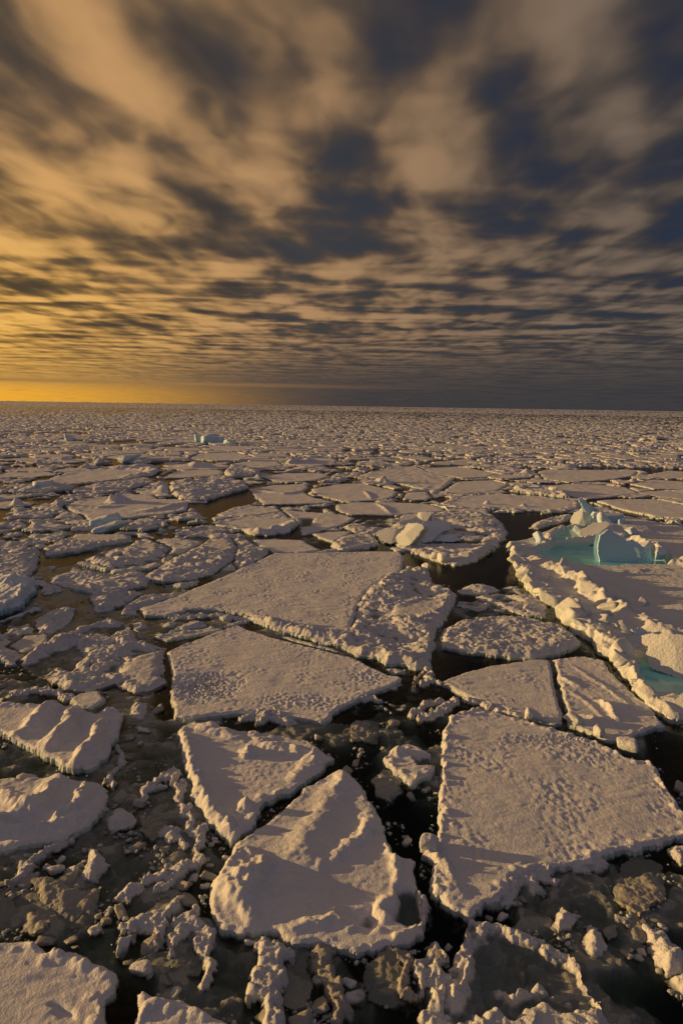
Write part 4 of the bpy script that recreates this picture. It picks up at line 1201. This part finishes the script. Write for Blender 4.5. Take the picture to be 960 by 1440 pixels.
sl(t5, (430, 218), [(376, 192), (398, 152), (425, 140), (470, 162), (482, 182), (445, 218), (405, 220)], 2.0, 'pale block at the left foot of the leaning spike', yaw=-15, lean=20, seed=5, gz=.2, mat='block')
sl(t5, (570, 200), [(495, 168), (520, 145), (600, 150), (652, 165), (640, 188), (560, 202), (500, 198)], 2.2, 'thick pale blue slab lying behind the long bar, right of the leaning spike', yaw=12, lean=30, seed=6, gz=.5)
sl(t5, (490, 216), [(452, 206), (480, 182), (530, 192), (505, 214), (460, 218)], .8, 'small blue wedge of ice under the leaning spike', yaw=0, lean=35, seed=7, gz=.3)
sl(t5, (560, 288), [(425, 272), (440, 246), (500, 210), (560, 202), (640, 225), (692, 270), (680, 288), (600, 282), (540, 278), (500, 288), (450, 284)], 1.2, 'broad tilted sunlit plate between the long bar and the thick blue slab', yaw=-12, lean=52, seed=8, gz=.3, mat='block')
sl(t6, (830, 655), [(610, 450), (640, 432), (790, 402), (870, 392), (960, 380), (1010, 400), (1010, 640), (940, 690), (880, 662), (800, 655), (720, 640), (680, 540)], 1.2, 'large tilted sunlit slab at the right edge above the dark green pool', yaw=-38, lean=38, seed=9, gz=.2, mat='block')
sl(t6, (550, 418), [(470, 296), (495, 285), (560, 380), (578, 412), (540, 422), (505, 370)], .35, 'thin stick of ice standing aslant in a gap of the block ridge', yaw=-20, lean=5, seed=10, gz=.3, mat='block')
sl(t6, (650, 400), [(578, 352), (640, 346), (745, 398), (690, 408), (590, 412)], .9, 'bluish shaded slab just right of the thin stick', yaw=10, lean=40, seed=11, gz=.3)
sl(t6, (900, 980), [(800, 900), (890, 892), (960, 806), (1010, 790), (1010, 985), (850, 985), (805, 945)], 1.2, 'yellow lit block in front of the dark green pool at the right edge', yaw=-25, lean=35, seed=12, gz=.1, mat='block')
sl(t3, (370, 675), [(312, 640), (325, 590), (355, 550), (415, 535), (447, 560), (425, 612), (400, 650), (365, 678), (335, 668)], 1.6, 'thick sunlit slab standing at the front of the yellow pile', yaw=-40, lean=22, seed=13, gz=.2, mat='block')
sl(t3, (465, 530), [(428, 492), (470, 475), (497, 490), (482, 530), (440, 525)], 1.2, 'topmost sunlit block of the yellow pile', yaw=-40, lean=15, seed=14, gz=.8, mat='block', sink=.8)
sl(t3, (275, 655), [(185, 602), (240, 576), (320, 580), (322, 640), (280, 656), (215, 642)], 1.0, 'low pale slab at the left foot of the yellow pile', yaw=-15, lean=45, seed=15, gz=.2, mat='block')
sl(t3, (480, 640), [(425, 600), (470, 562), (560, 570), (602, 590), (560, 612), (500, 642), (450, 645)], .6, 'bluish tilted plate right behind the thick sunlit slab of the yellow pile', yaw=20, lean=50, seed=16, gz=.3)
sl(t3, (590, 638), [(480, 640), (530, 604), (640, 615), (682, 632), (620, 642)], .5, 'flat pale plate lying in the grey pool, nearest of the yellow pile', yaw=5, lean=62, seed=17, gz=.2)
sl(t3, (520, 585), [(440, 570), (480, 535), (560, 530), (640, 550), (600, 580), (520, 590)], .6, 'shaded plate on the far right slope of the yellow pile', yaw=15, lean=58, seed=18, gz=.5)
sl(t3, (400, 540), [(320, 545), (350, 500), (430, 495), (460, 520), (430, 545)], .8, 'flat snowy plate behind the top of the yellow pile', yaw=-10, lean=60, seed=19, gz=.6, mat='block')
LM0 = len(LANDMARKS)
LANDMARKS += [('the big fin shaped slab', 853, 775), ('the long ice bar', 798, 766), ('the black lead edge', 722, 785), ('the thin ice stick', 880, 890), ('the dark green pool', 935, 965), ('the wide sunlit slab', 935, 920)]

# the ridge of blocks along the left flank of the big floe
rb = random.Random(77)
line = [(716, 772), (726, 796), (738, 815), (752, 832), (772, 848), (796, 868), (815, 882), (838, 895), (856, 914), (872, 936), (890, 958), (908, 980), (930, 998)]
seg = [(line[i], line[i + 1]) for i in range(len(line) - 1)]
spots = []
for i, (a_, b_) in enumerate(seg):
    for k in range(7):
        t = (k + rb.random()) / 7
        spots.append((a_[0] + (b_[0] - a_[0]) * t, a_[1] + (b_[1] - a_[1]) * t, rb.uniform(-.2, 2.6) if k else -.1))
for (qx, qy) in [(800, 815), (812, 822), (826, 838), (838, 842), (845, 850), (852, 858), (868, 843), (872, 850), (902, 855), (793, 806), (822, 818), (850, 868), (845, 880), (862, 885), (830, 868), (865, 762), (888, 768), (905, 774), (884, 740), (915, 790), (930, 786), (790, 752), (778, 757), (762, 772), (757, 760)]:
    spots.append((qx, qy, 0))
pl2 = [GP(POOL1, 0.0), GP(POOL2, 0.0)]
for k, (qx, qy, off) in enumerate(spots):
    x, y = G(qx, qy, .35)
    x += off * .85; y += off * .35
    if any(poly_sdf(np.array([x]), np.array([y]), q_)[0] > -.5 for q_ in pl2): continue
    sc = (.42 + 1.0 * rb.random() ** 1.7) * (1.15 if off < .6 else .85) * min(1, y / 52)
    dims = (sc * rb.uniform(.8, 1.5), sc * rb.uniform(.7, 1.1), sc * rb.uniform(.45, .85))
    ppx, ppy = PX(x, y, .35)
    o = block(ppx, ppy, dims, rb.uniform(0, 180), (rb.uniform(-28, 28), rb.uniform(-28, 28)), 500 + k, 4 if sc > .8 else 3, 'block', None, gz=.36, sink=.30, noise=.035, cuts=5, soft=26)
    head = ('large' if sc > 1.0 else 'small' if sc < .6 else 'middling') + (' flat' if dims[2] < .55 * sc else ' chunky') + ' ridge block'
    later(o, head, 'ice block', None, x, y)

for k, (qx, qy, dx, dy, dz, lab) in enumerate([
    (822, 724, 1.6, 1.0, 1.1, 'jagged blue shard at the back of the blue pile, under the leaning spike'), (838, 728, 1.8, 1.2, .9, 'jagged blue shard wedged under the thick blue slab'),
    (872, 742, 1.6, .9, 1.0, 'bluish chunk at the right end of the thick blue slab'), (884, 752, 1.5, 1.2, .8, 'pale blue chunk right of the broad tilted plate'),
    (868, 764, 1.4, .9, 1.0, 'blue chunk between the tilted plate and the fin shaped slab'), (905, 776, 1.7, 1.0, .9, 'blue chunk on the rim right of the turquoise pool'),
    (928, 784, 1.5, 1.0, .8, 'last blue chunk at the right end of the turquoise pool'), (757, 765, 1.7, 1.1, .7, 'pale chunk at the left end of the long ice bar'),
    (812, 752, 1.3, .8, .7, 'pale blue chunk in the upper arm of the turquoise pool'), (846, 740, 1.8, 1.0, 1.2, 'blue chunk in the middle of the blue pile'),
]):
    block(qx, qy, (dx, dy, dz), k * 41, (14 - 5 * k, 10 + 3 * k), 760 + k, 4, 'blue', lab, noise=.05, cuts=5, soft=28, gz=.35)

# more standing blocks: pile far off and lumps on floes
for k, (qx, qy, dx, dy, dz, lab) in enumerate([(283, 621, 5, 4, 3.2, 'left mass of the distant blue ice pile'), (296, 622, 6, 4, 3.6, 'tallest middle mass of the distant blue ice pile'), (309, 622, 5, 4, 2.8, 'right mass of the distant blue ice pile'), (322, 624, 6, 3, 1.6, 'low tail of the distant blue ice pile')]):
    block(qx, qy, (dx, dy, dz), k * 37, (8, 6), 700 + k, 4, 'blue', lab, noise=.10, gz=.3)
for k, (qx, qy, dx, dy, dz, lab) in enumerate([
    (150, 738, 3.6, 2.2, 1.3, 'bluish block of ice below the floe with the snow mound'), (160, 745, 4.0, 1.6, .8, 'low white lump of ice in front of the bluish block, at the pool'),
    (623, 788, 1.4, 1.0, .9, 'white block on the near rim of the broken floe, at the black lead'), (612, 785, .9, .8, .7, 'small white block left of the one at the black lead'),
    (733, 689, 3.0, 1.6, 1.1, 'lumpy white block at the left end of the white lump chain'), (775, 692, 3.2, 1.6, 1.1, 'lumpy white block at the right end of the white lump chain'), (752, 689, 2.4, 1.4, .8, 'small white block in the middle of the white lump chain'),
    (58, 687, 3.0, 2.2, 1.4, 'bluish hummock block on the low snowy floe, far left'), (180, 650, 5, 3, 1.8, 'bluish hummock far left behind the long rimmed floe'), (100, 620, 7, 4, 2.2, 'pale blue hummock in the far left distance'),
    (928, 619, 7, 3, 1.6, 'yellow lit hummock in the far right distance'), (905, 620, 4, 3, 1.2, 'small yellow lit hummock beside the larger one, far right'), (600, 801, .9, .7, .6, 'small tilted plate at the tip of the jumbled apron'),
    (881, 1052, .95, .6, .5, 'square block on the upper right rim of the biggest flat floe'), (840, 1033, .35, .5, .55, 'narrow upright block on the upper rim of the biggest flat floe'), (605, 1192, .55, .6, .5, 'block sticking out of the left rim of the biggest flat floe'),
    (805, 1014, .8, .5, .45, 'lumpy crumb below the foot of the thin crack'), (748, 1010, .8, .45, .45, 'pale lump left of the thin crack, on the upper rim of the biggest floe'),
]):
    block(qx, qy, (dx, dy, dz), k * 53, (10, -8), 720 + k, 4, 'blue' if 'blu' in lab else 'block', lab, noise=.08, gz=.25, cat='ice block')

# ------------------------------------------------------------------ drowned plates, crusts and loose chunks in the foreground


def rope(lines, width, label, seed=1, high=.22, name='snow_crust', cat='snow crust', base=-.25, mat='rubble', step=.05):
    Ls = [GP(q, .1) for q in lines]
    allp = np.concatenate(Ls)

    def sdf(X, Y):
        wx = X + .36 * fbm(X / .85, Y / .85, 4, seed, .62); wy = Y + .36 * fbm(X / .85 + 3, Y / .85, 4, seed + 2, .62)
        d = np.full(X.shape, -9.0)
        for L in Ls:
            q, t = line_dist(wx, wy, L)
            d = np.maximum(d, width * (.55 + .45 * np.sin(np.clip(t, .08, .92) * math.pi)) * (1 + .95 * fbm(X / .6, Y / .6, 3, seed + 5)) - q)
        return d

    def h(X, Y, d):
        return -.05 + (high * .8 + .08) * np.clip(d / (width * .55), 0, 1) ** .6 * (.65 + .8 * np.abs(fbm(X / .45, Y / .45, 3, seed + 6))) + .17 * rubble(X, Y, .34, seed, .75, .9) * sstep(0, .1, d) + .03 * fbm(X / .12, Y / .12, 2, seed)
    return build_floe(name, sdf, h, bb(allp, width + .5), step, label, cat, None, mat, mat, .35, seed, .04, parts=False)


rope([[(175, 1308), (205, 1295), (233, 1282), (262, 1262)], [(233, 1282), (222, 1305), (214, 1332)]], .26, 'left branch of the forked snow crusts in the dark water at lower left', 801)
rope([[(268, 1275), (252, 1305), (236, 1345)], [(268, 1275), (284, 1310), (293, 1345), (292, 1382)]], .26, 'right branch of the forked snow crusts, shaped like an upturned V', 802)
rope([[(192, 1128), (210, 1110), (238, 1087), (250, 1100)]], .30, 'arched snow crust between the thick wavy floe and the tapering floe', 803)
rope([[(252, 1100), (258, 1130), (272, 1160), (283, 1185), (278, 1215)], [(232, 1167), (258, 1182)]], .28, 'long crooked snow crust left of the tapering floe', 804)
rope([[(275, 1215), (255, 1222), (238, 1235), (216, 1228)], [(240, 1240), (218, 1250)]], .30, 'hooked snow crust at the lower end of the crooked one', 805)
rope([[(145, 1140), (112, 1165), (80, 1188), (60, 1202)]], .20, 'thin rim of snow along the near side of the thick wavy floe', 806)
rope([[(58, 1205), (40, 1220), (12, 1238)]], .22, 'thin broken rim of snow left of the drowned block, lower left', 807)
rope([[(165, 1050), (172, 1068), (160, 1085), (157, 1108)]], .20, 'small curled snow crust under the striped floe', 808)
rope([[(372, 1328), (380, 1355), (378, 1390), (382, 1440), (378, 1470)], [(383, 1322), (392, 1345)]], .42, 'upright bar of lumpy snow ice at the bottom edge, below the wedge shaped floe', 809, .34)
rope([[(446, 1318), (455, 1345), (466, 1380), (480, 1425)]], .34, 'grey lumpy bar of ice right of the upright one at the bottom', 810, .18, mat='slush')
rope([[(545, 1335), (562, 1340), (570, 1370), (574, 1402)]], .18, 'bent thin rim of ice left of the dark wet plate', 811, .2, mat='slush')
rope([[(596, 1345), (612, 1334), (622, 1352)], [(596, 1345), (590, 1390)], [(622, 1352), (612, 1400), (606, 1440)]], .24, 'yellow edged crust directly left of the dark wet plate', 812, .24)
rope([[(588, 1255), (600, 1285)]], .20, 'narrow crust along the right corner of the wedge shaped floe', 813, .2)
rope([[(590, 1010), (605, 1005), (622, 998), (640, 985)]], .36, 'clump of snowy crumbs at the upper left corner of the biggest flat floe', 814, .30)
rope([[(580, 1005), (595, 992), (620, 985)]], .30, 'rounded crust left of the clump of snowy crumbs', 815, .25)
rope([[(602, 940), (606, 955), (618, 962)], [(605, 948), (596, 962)]], .30, 'small crust at the pointed left end of the cracked pair', 816, .3)
rope([[(580, 970), (583, 958), (600, 942)], [(582, 968), (592, 978)]], .16, 'thin angled rim of a drowned plate left of the cracked pair', 817, .16, mat='slush')
rope([[(345, 1010), (380, 1000), (400, 1010), (415, 1018)], [(380, 1000), (365, 1012)]], .45, 'crumbly snow bridge between the pitted floe and the tapering floe', 818, .34)
rope([[(500, 988), (515, 980), (538, 984)]], .28, 'rounded grey crust at the near rim of the pitted floe', 819, .25)
rope([[(690, 1262), (715, 1250), (735, 1232), (765, 1218), (800, 1216), (840, 1210)], [(735, 1232), (750, 1245)]], .55, 'ledge of crumbs under the lower rim of the biggest flat floe', 820, .22)
rope([[(655, 985), (690, 994), (735, 1008), (770, 1014)]], .36, 'row of crumbs along the upper rim of the biggest flat floe', 821, .30)
rope([[(940, 1330), (945, 1352)], [(925, 1318), (940, 1335)]], .45, 'yellow lit lump at the right edge near the bottom', 822, .34)
rope([[(318, 882), (340, 874)], [(215, 860), (250, 868), (310, 864), (345, 872)]], .5, 'low crumbly band under the near edge of the large smooth central floe', 823, .14)
rope([[(10, 1000), (40, 1035)], [(40, 1082), (85, 1062), (80, 1070)]], .14, 'thin sliver of ice between the striped floe and the thick wavy floe', 824, .12)
rope([[(20, 975), (60, 968), (110, 985)]], .35, 'low crumbly strip along the upper edge of the striped floe', 825, .2)


def chunk_poly(pts, label, hgt=.35, mat='rubble', seed=1, tilt=0.25, sunk=False):
    P = GP(pts, .1)
    excl(P, 0)
    c = P.mean(0); r_ = np.abs(P - c).max()
    rr = random.Random(seed); gx, gy = rr.uniform(-tilt, tilt), rr.uniform(-tilt, tilt)

    def h(X, Y, d):
        z = hgt * sstep(-.08, .35, d) * (.7 + .5 * rubble(X, Y, r_ * .9, seed, 1, .5)) + gx * (X - c[0]) + gy * (Y - c[1]) + .10 * fbm(X / .5, Y / .5, 4, seed + 2) + .03 * fbm(X / .13, Y / .13, 2, seed + 3)
        return (z - hgt - .12) if sunk else np.maximum(z, -.05)
    return build_floe('ice_chunk', warp_sdf(P, .10, .5, seed), h, bb(P), .045, label, 'ice chunk', None, mat, mat, .4, seed, .05, parts=False)


for k, (pts, lab, hg, mt, su) in enumerate([
    ([(147, 1153), (160, 1135), (178, 1137), (193, 1152), (185, 1163), (155, 1168)], 'rounded pale chunk floating alone right of the thick wavy floe', .34, 'rubble', 0),
    ([(112, 1237), (127, 1193), (140, 1195), (152, 1215), (137, 1237)], 'wedge shaped chunk with a pale face in the lower left water', .40, 'rubble', 0),
    ([(157, 1263), (185, 1235), (200, 1240), (198, 1255), (175, 1268)], 'oblong chunk right of the drowned block, lower left', .34, 'rubble', 0),
    ([(47, 1240), (65, 1235), (110, 1250), (140, 1250), (138, 1280), (128, 1302), (95, 1298), (75, 1280), (55, 1265)], 'big olive drowned block just above the bottom left corner floe', 0.15, 'slush', 0),
    ([(25, 1280), (40, 1268), (55, 1278), (73, 1300), (60, 1310), (30, 1308)], 'lumpy olive chunk touching the bottom left corner floe', 0.17, 'slush', 0),
    ([(-20, 1262), (10, 1258), (28, 1275), (25, 1300), (-20, 1305)], 'dark wet chunk at the left edge above the corner floe', .22, 'wet', 0),
    ([(183, 1003), (190, 993), (205, 991), (209, 1008), (200, 1015), (187, 1012)], 'small square pale chunk right of the striped floe', .28, 'rubble', 0),
    ([(813, 1330), (825, 1303), (845, 1312), (852, 1335), (830, 1345)], 'pale faceted chunk right of the dark wet plate', .36, 'rubble', 0),
    ([(775, 1300), (785, 1270), (800, 1275), (815, 1290), (800, 1305), (785, 1310)], 'cluster of pale lumps under the lower rim of the biggest flat floe', .36, 'rubble', 0),
    ([(910, 1330), (925, 1312), (945, 1330), (968, 1350), (960, 1370), (940, 1372), (920, 1350)], 'big yellow lit chunk near the right edge, lower corner', .5, 'rubble', 0),
    ([(935, 1195), (950, 1188), (985, 1195), (985, 1210), (955, 1213)], 'grey chunk at the right edge under the biggest flat floe', .34, 'rubble', 0),
    ([(935, 1375), (960, 1362), (985, 1370), (985, 1400), (955, 1395)], 'yellow lit chunk at the right edge, lowest one', .4, 'rubble', 0),
    ([(860, 1230), (890, 1195), (930, 1210), (935, 1260), (900, 1285), (865, 1265)], 'olive drowned plate right below the biggest flat floe', 0.06, 'slush', 0),
    ([(880, 1310), (900, 1290), (915, 1300), (905, 1325), (888, 1330)], 'olive chunk left of the big yellow lit one', 0.13, 'slush', 0),
    ([(492, 1020), (500, 1010), (532, 1011), (535, 1030), (528, 1042), (495, 1040)], 'square drowned plate of olive ice between the pitted and the notched floe', 0.05, 'slush', 0),
    ([(522, 1095), (540, 1080), (562, 1090), (566, 1110), (550, 1125), (530, 1118)], 'yellowish round chunk right of the tip of the wedge shaped floe', 0.13, 'slush', 0),
    ([(540, 1012), (550, 1004), (562, 1012), (558, 1020), (545, 1022)], 'small grey chunk above the lumpy notched floe', 0.12, 'slush', 0),
    ([(512, 1356), (535, 1340), (560, 1340), (568, 1375), (570, 1402), (550, 1412), (518, 1400)], 'dark wet plate fragment left of the larger dark wet plate', .04, 'wet', 0),
    ([(400, 1350), (430, 1335), (440, 1380), (425, 1420), (400, 1410)], 'dark drowned plate between the two bars of ice at the bottom', .03, 'wet', 0),
    ([(195, 1165), (215, 1130), (245, 1115), (252, 1145), (232, 1165), (215, 1180)], 'dark drowned plate inside the arched snow crust', .02, 'wet', 0),
    ([(240, 1300), (268, 1288), (282, 1330), (285, 1365), (255, 1370), (240, 1350)], 'dark drowned plate between the legs of the V shaped crust', .02, 'wet', 0),
    ([(870, 1190), (890, 1183), (905, 1188), (900, 1198), (880, 1200)], 'small crumb under the right rim of the biggest flat floe', .26, 'rubble', 0),
    ([(845, 1000 + 300), (860, 1295), (872, 1302), (865, 1315), (850, 1315)], 'small olive chunk above the pale faceted one', 0.10, 'slush', 0),
    ([(590, 1258), (598, 1262), (600, 1275), (592, 1276)], 'tiny crumb by the right corner of the wedge shaped floe', .2, 'rubble', 0),
    ([(540, 960), (556, 955), (566, 960), (556, 968), (544, 968)], 'small crust fragment at the right tip of the pitted floe', .2, 'rubble', 0),
]):
    chunk_poly(pts, lab, hg, mt, 850 + k, .22, su)

# loose chunks afloat: a few shapes copied about
protos = []
for k in range(14):
    P, F = rock((1.1, .7 + .3 * (k % 3) / 2, .45), 900 + k, 3, 6, 16.0, .13)
    me_o = mesh_np('ice_chunk', P, F, M['rubble' if k % 2 else 'slush']); protos.append(me_o.data); bpy.data.objects.remove(me_o)
rc = random.Random(31)
placed = []
nch = 0
cand = []
for _ in range(3600):
    py = 880 + 580 * rc.random() ** .8; px = rc.uniform(-20, 980)
    x, y = G(px, py, 0)
    cl = float(vnoise(np.array([x / 2.2]), np.array([y / 2.2]), 61)[0])
    leftb = px < 330
    if cl < (.05 if leftb else .16): continue
    s = .16 + .42 * rc.random() ** 2.6
    cand.append((s, x, y))
cand.sort(reverse=True)
CX = np.array([c[1] for c in cand]); CY = np.array([c[2] for c in cand])
free = free_dist(np.stack([CX, CY], 1))
small = []
for (s, x, y), fr_ in zip(cand, free):
    if fr_ < s * .42: continue
    if any((x - a) ** 2 + (y - b_) ** 2 < (s * .5 + c * .5) ** 2 for a, b_, c in placed): continue
    placed.append((x, y, s))
    if nch < 120:
        o = bpy.data.objects.new('ice_chunk', protos[rc.randrange(14)]); COL.objects.link(o)
        o.location = (x, y, s * rc.uniform(-.10, .10)); o.rotation_euler = (rc.uniform(-.4, .4), rc.uniform(-.4, .4), rc.uniform(0, 6.3)); o.scale = (s, s * rc.uniform(.7, 1.1), s * rc.uniform(.7, 1.1))
        nch += 1
        later(o, ('fist small' if s < .26 else 'small' if s < .36 else 'knobbly') + ' loose ice chunk', 'ice chunk', None, x, y)
    else: small.append((x, y, s))
print('chunks', nch, len(small))

# brash: crumbs and slush nobody could count, in the near water
VV, FF = [], []
off = 0
U2, F2 = ICO[2]
rp = [rock((1, .85, .6), 950 + k, 2, 6, 6.0, .16)[0] for k in range(10)]
npr = np.random.RandomState(4)
nb_c = 20000
pyv = 770 + 690 * npr.rand(nb_c) ** .85; pxv = npr.uniform(-30, 990, nb_c)
XY = np.array([G(a, c, 0) for a, c in zip(pxv, pyv)])
d_ = free_dist(XY)
cl = fbm(XY[:, 0] / 1.8, XY[:, 1] / 1.8, 3, 62) + np.where(pxv < 330, .12, 0)
edge = np.exp(-np.clip(d_, 0, 9) / .25)
ok = (d_ > .04) & (d_ < 50) & (cl + .40 * edge > .24 + .3 * npr.rand(nb_c))
for i in np.flatnonzero(ok):
    s = (.04 + .15 * npr.rand() ** 2.6) * (1 + .01 * XY[i, 1])
    if d_[i] < s * .3: continue
    R_ = rotm(npr.uniform(-.6, .6), npr.uniform(-.6, .6), npr.uniform(0, 6.3))
    P = (rp[npr.randint(10)] * s) @ R_.T
    P = P + np.array([XY[i, 0], XY[i, 1], s * npr.uniform(-.15, .12)])
    VV.append(P); FF.append(F2 + off); off += len(P)
o = mesh_np('brash_ice', np.concatenate(VV), np.concatenate(FF), M['rubble']); tag(o, 'loose crumbs of brash ice strewn over the dark water', 'brash ice', kind='stuff')
print('brash', len(VV))

# slush hanging just under the surface between the near floes
r_ = np.exp(np.linspace(math.log(12.5), math.log(82), 620)); th = np.linspace(rad(-46), rad(46), 900)
RR, TH = np.meshgrid(r_, th, indexing='ij'); X = RR * np.sin(TH); Y = RR * np.cos(TH)
dl = np.full(X.shape, 9.0)
for q in LEADS:
    dl = np.minimum(dl, -poly_sdf(X, Y, GP(q, 0)))
mask = sstep(-.1, .5, fbm(X / 4.5, Y / 4.5, 3, 71) + .42 + .25 * sstep(0, -12, X)) * sstep(-.1, .8, dl)
Z = -1.25 + mask * (.91 + .55 * rubble(X, Y, 2.0, 72, .95, .7, .8) + .22 * rubble(X, Y, .7, 73, .8) + .14 * bumps(X, Y, .35, 74, .6)) + .06 * fbm(X / .3, Y / .3, 3, 75) + .16 * fbm(X / 1.3, Y / 1.3, 3, 76)
Z = np.minimum(Z, .01 + .09 * fbm(X / .5, Y / .5, 2, 77))
nr, na = X.shape
idx = np.arange(nr * na).reshape(nr, na)
F = np.stack([idx[:-1, :-1].ravel(), idx[:-1, 1:].ravel(), idx[1:, 1:].ravel(), idx[1:, :-1].ravel()], 1)[:, ::-1]
o = mesh_np('slush', np.stack([X.ravel(), Y.ravel(), Z.ravel()], 1), F, M['slush']); tag(o, 'murky slush ice hanging just below the water surface', 'slush', kind='stuff')
settle()
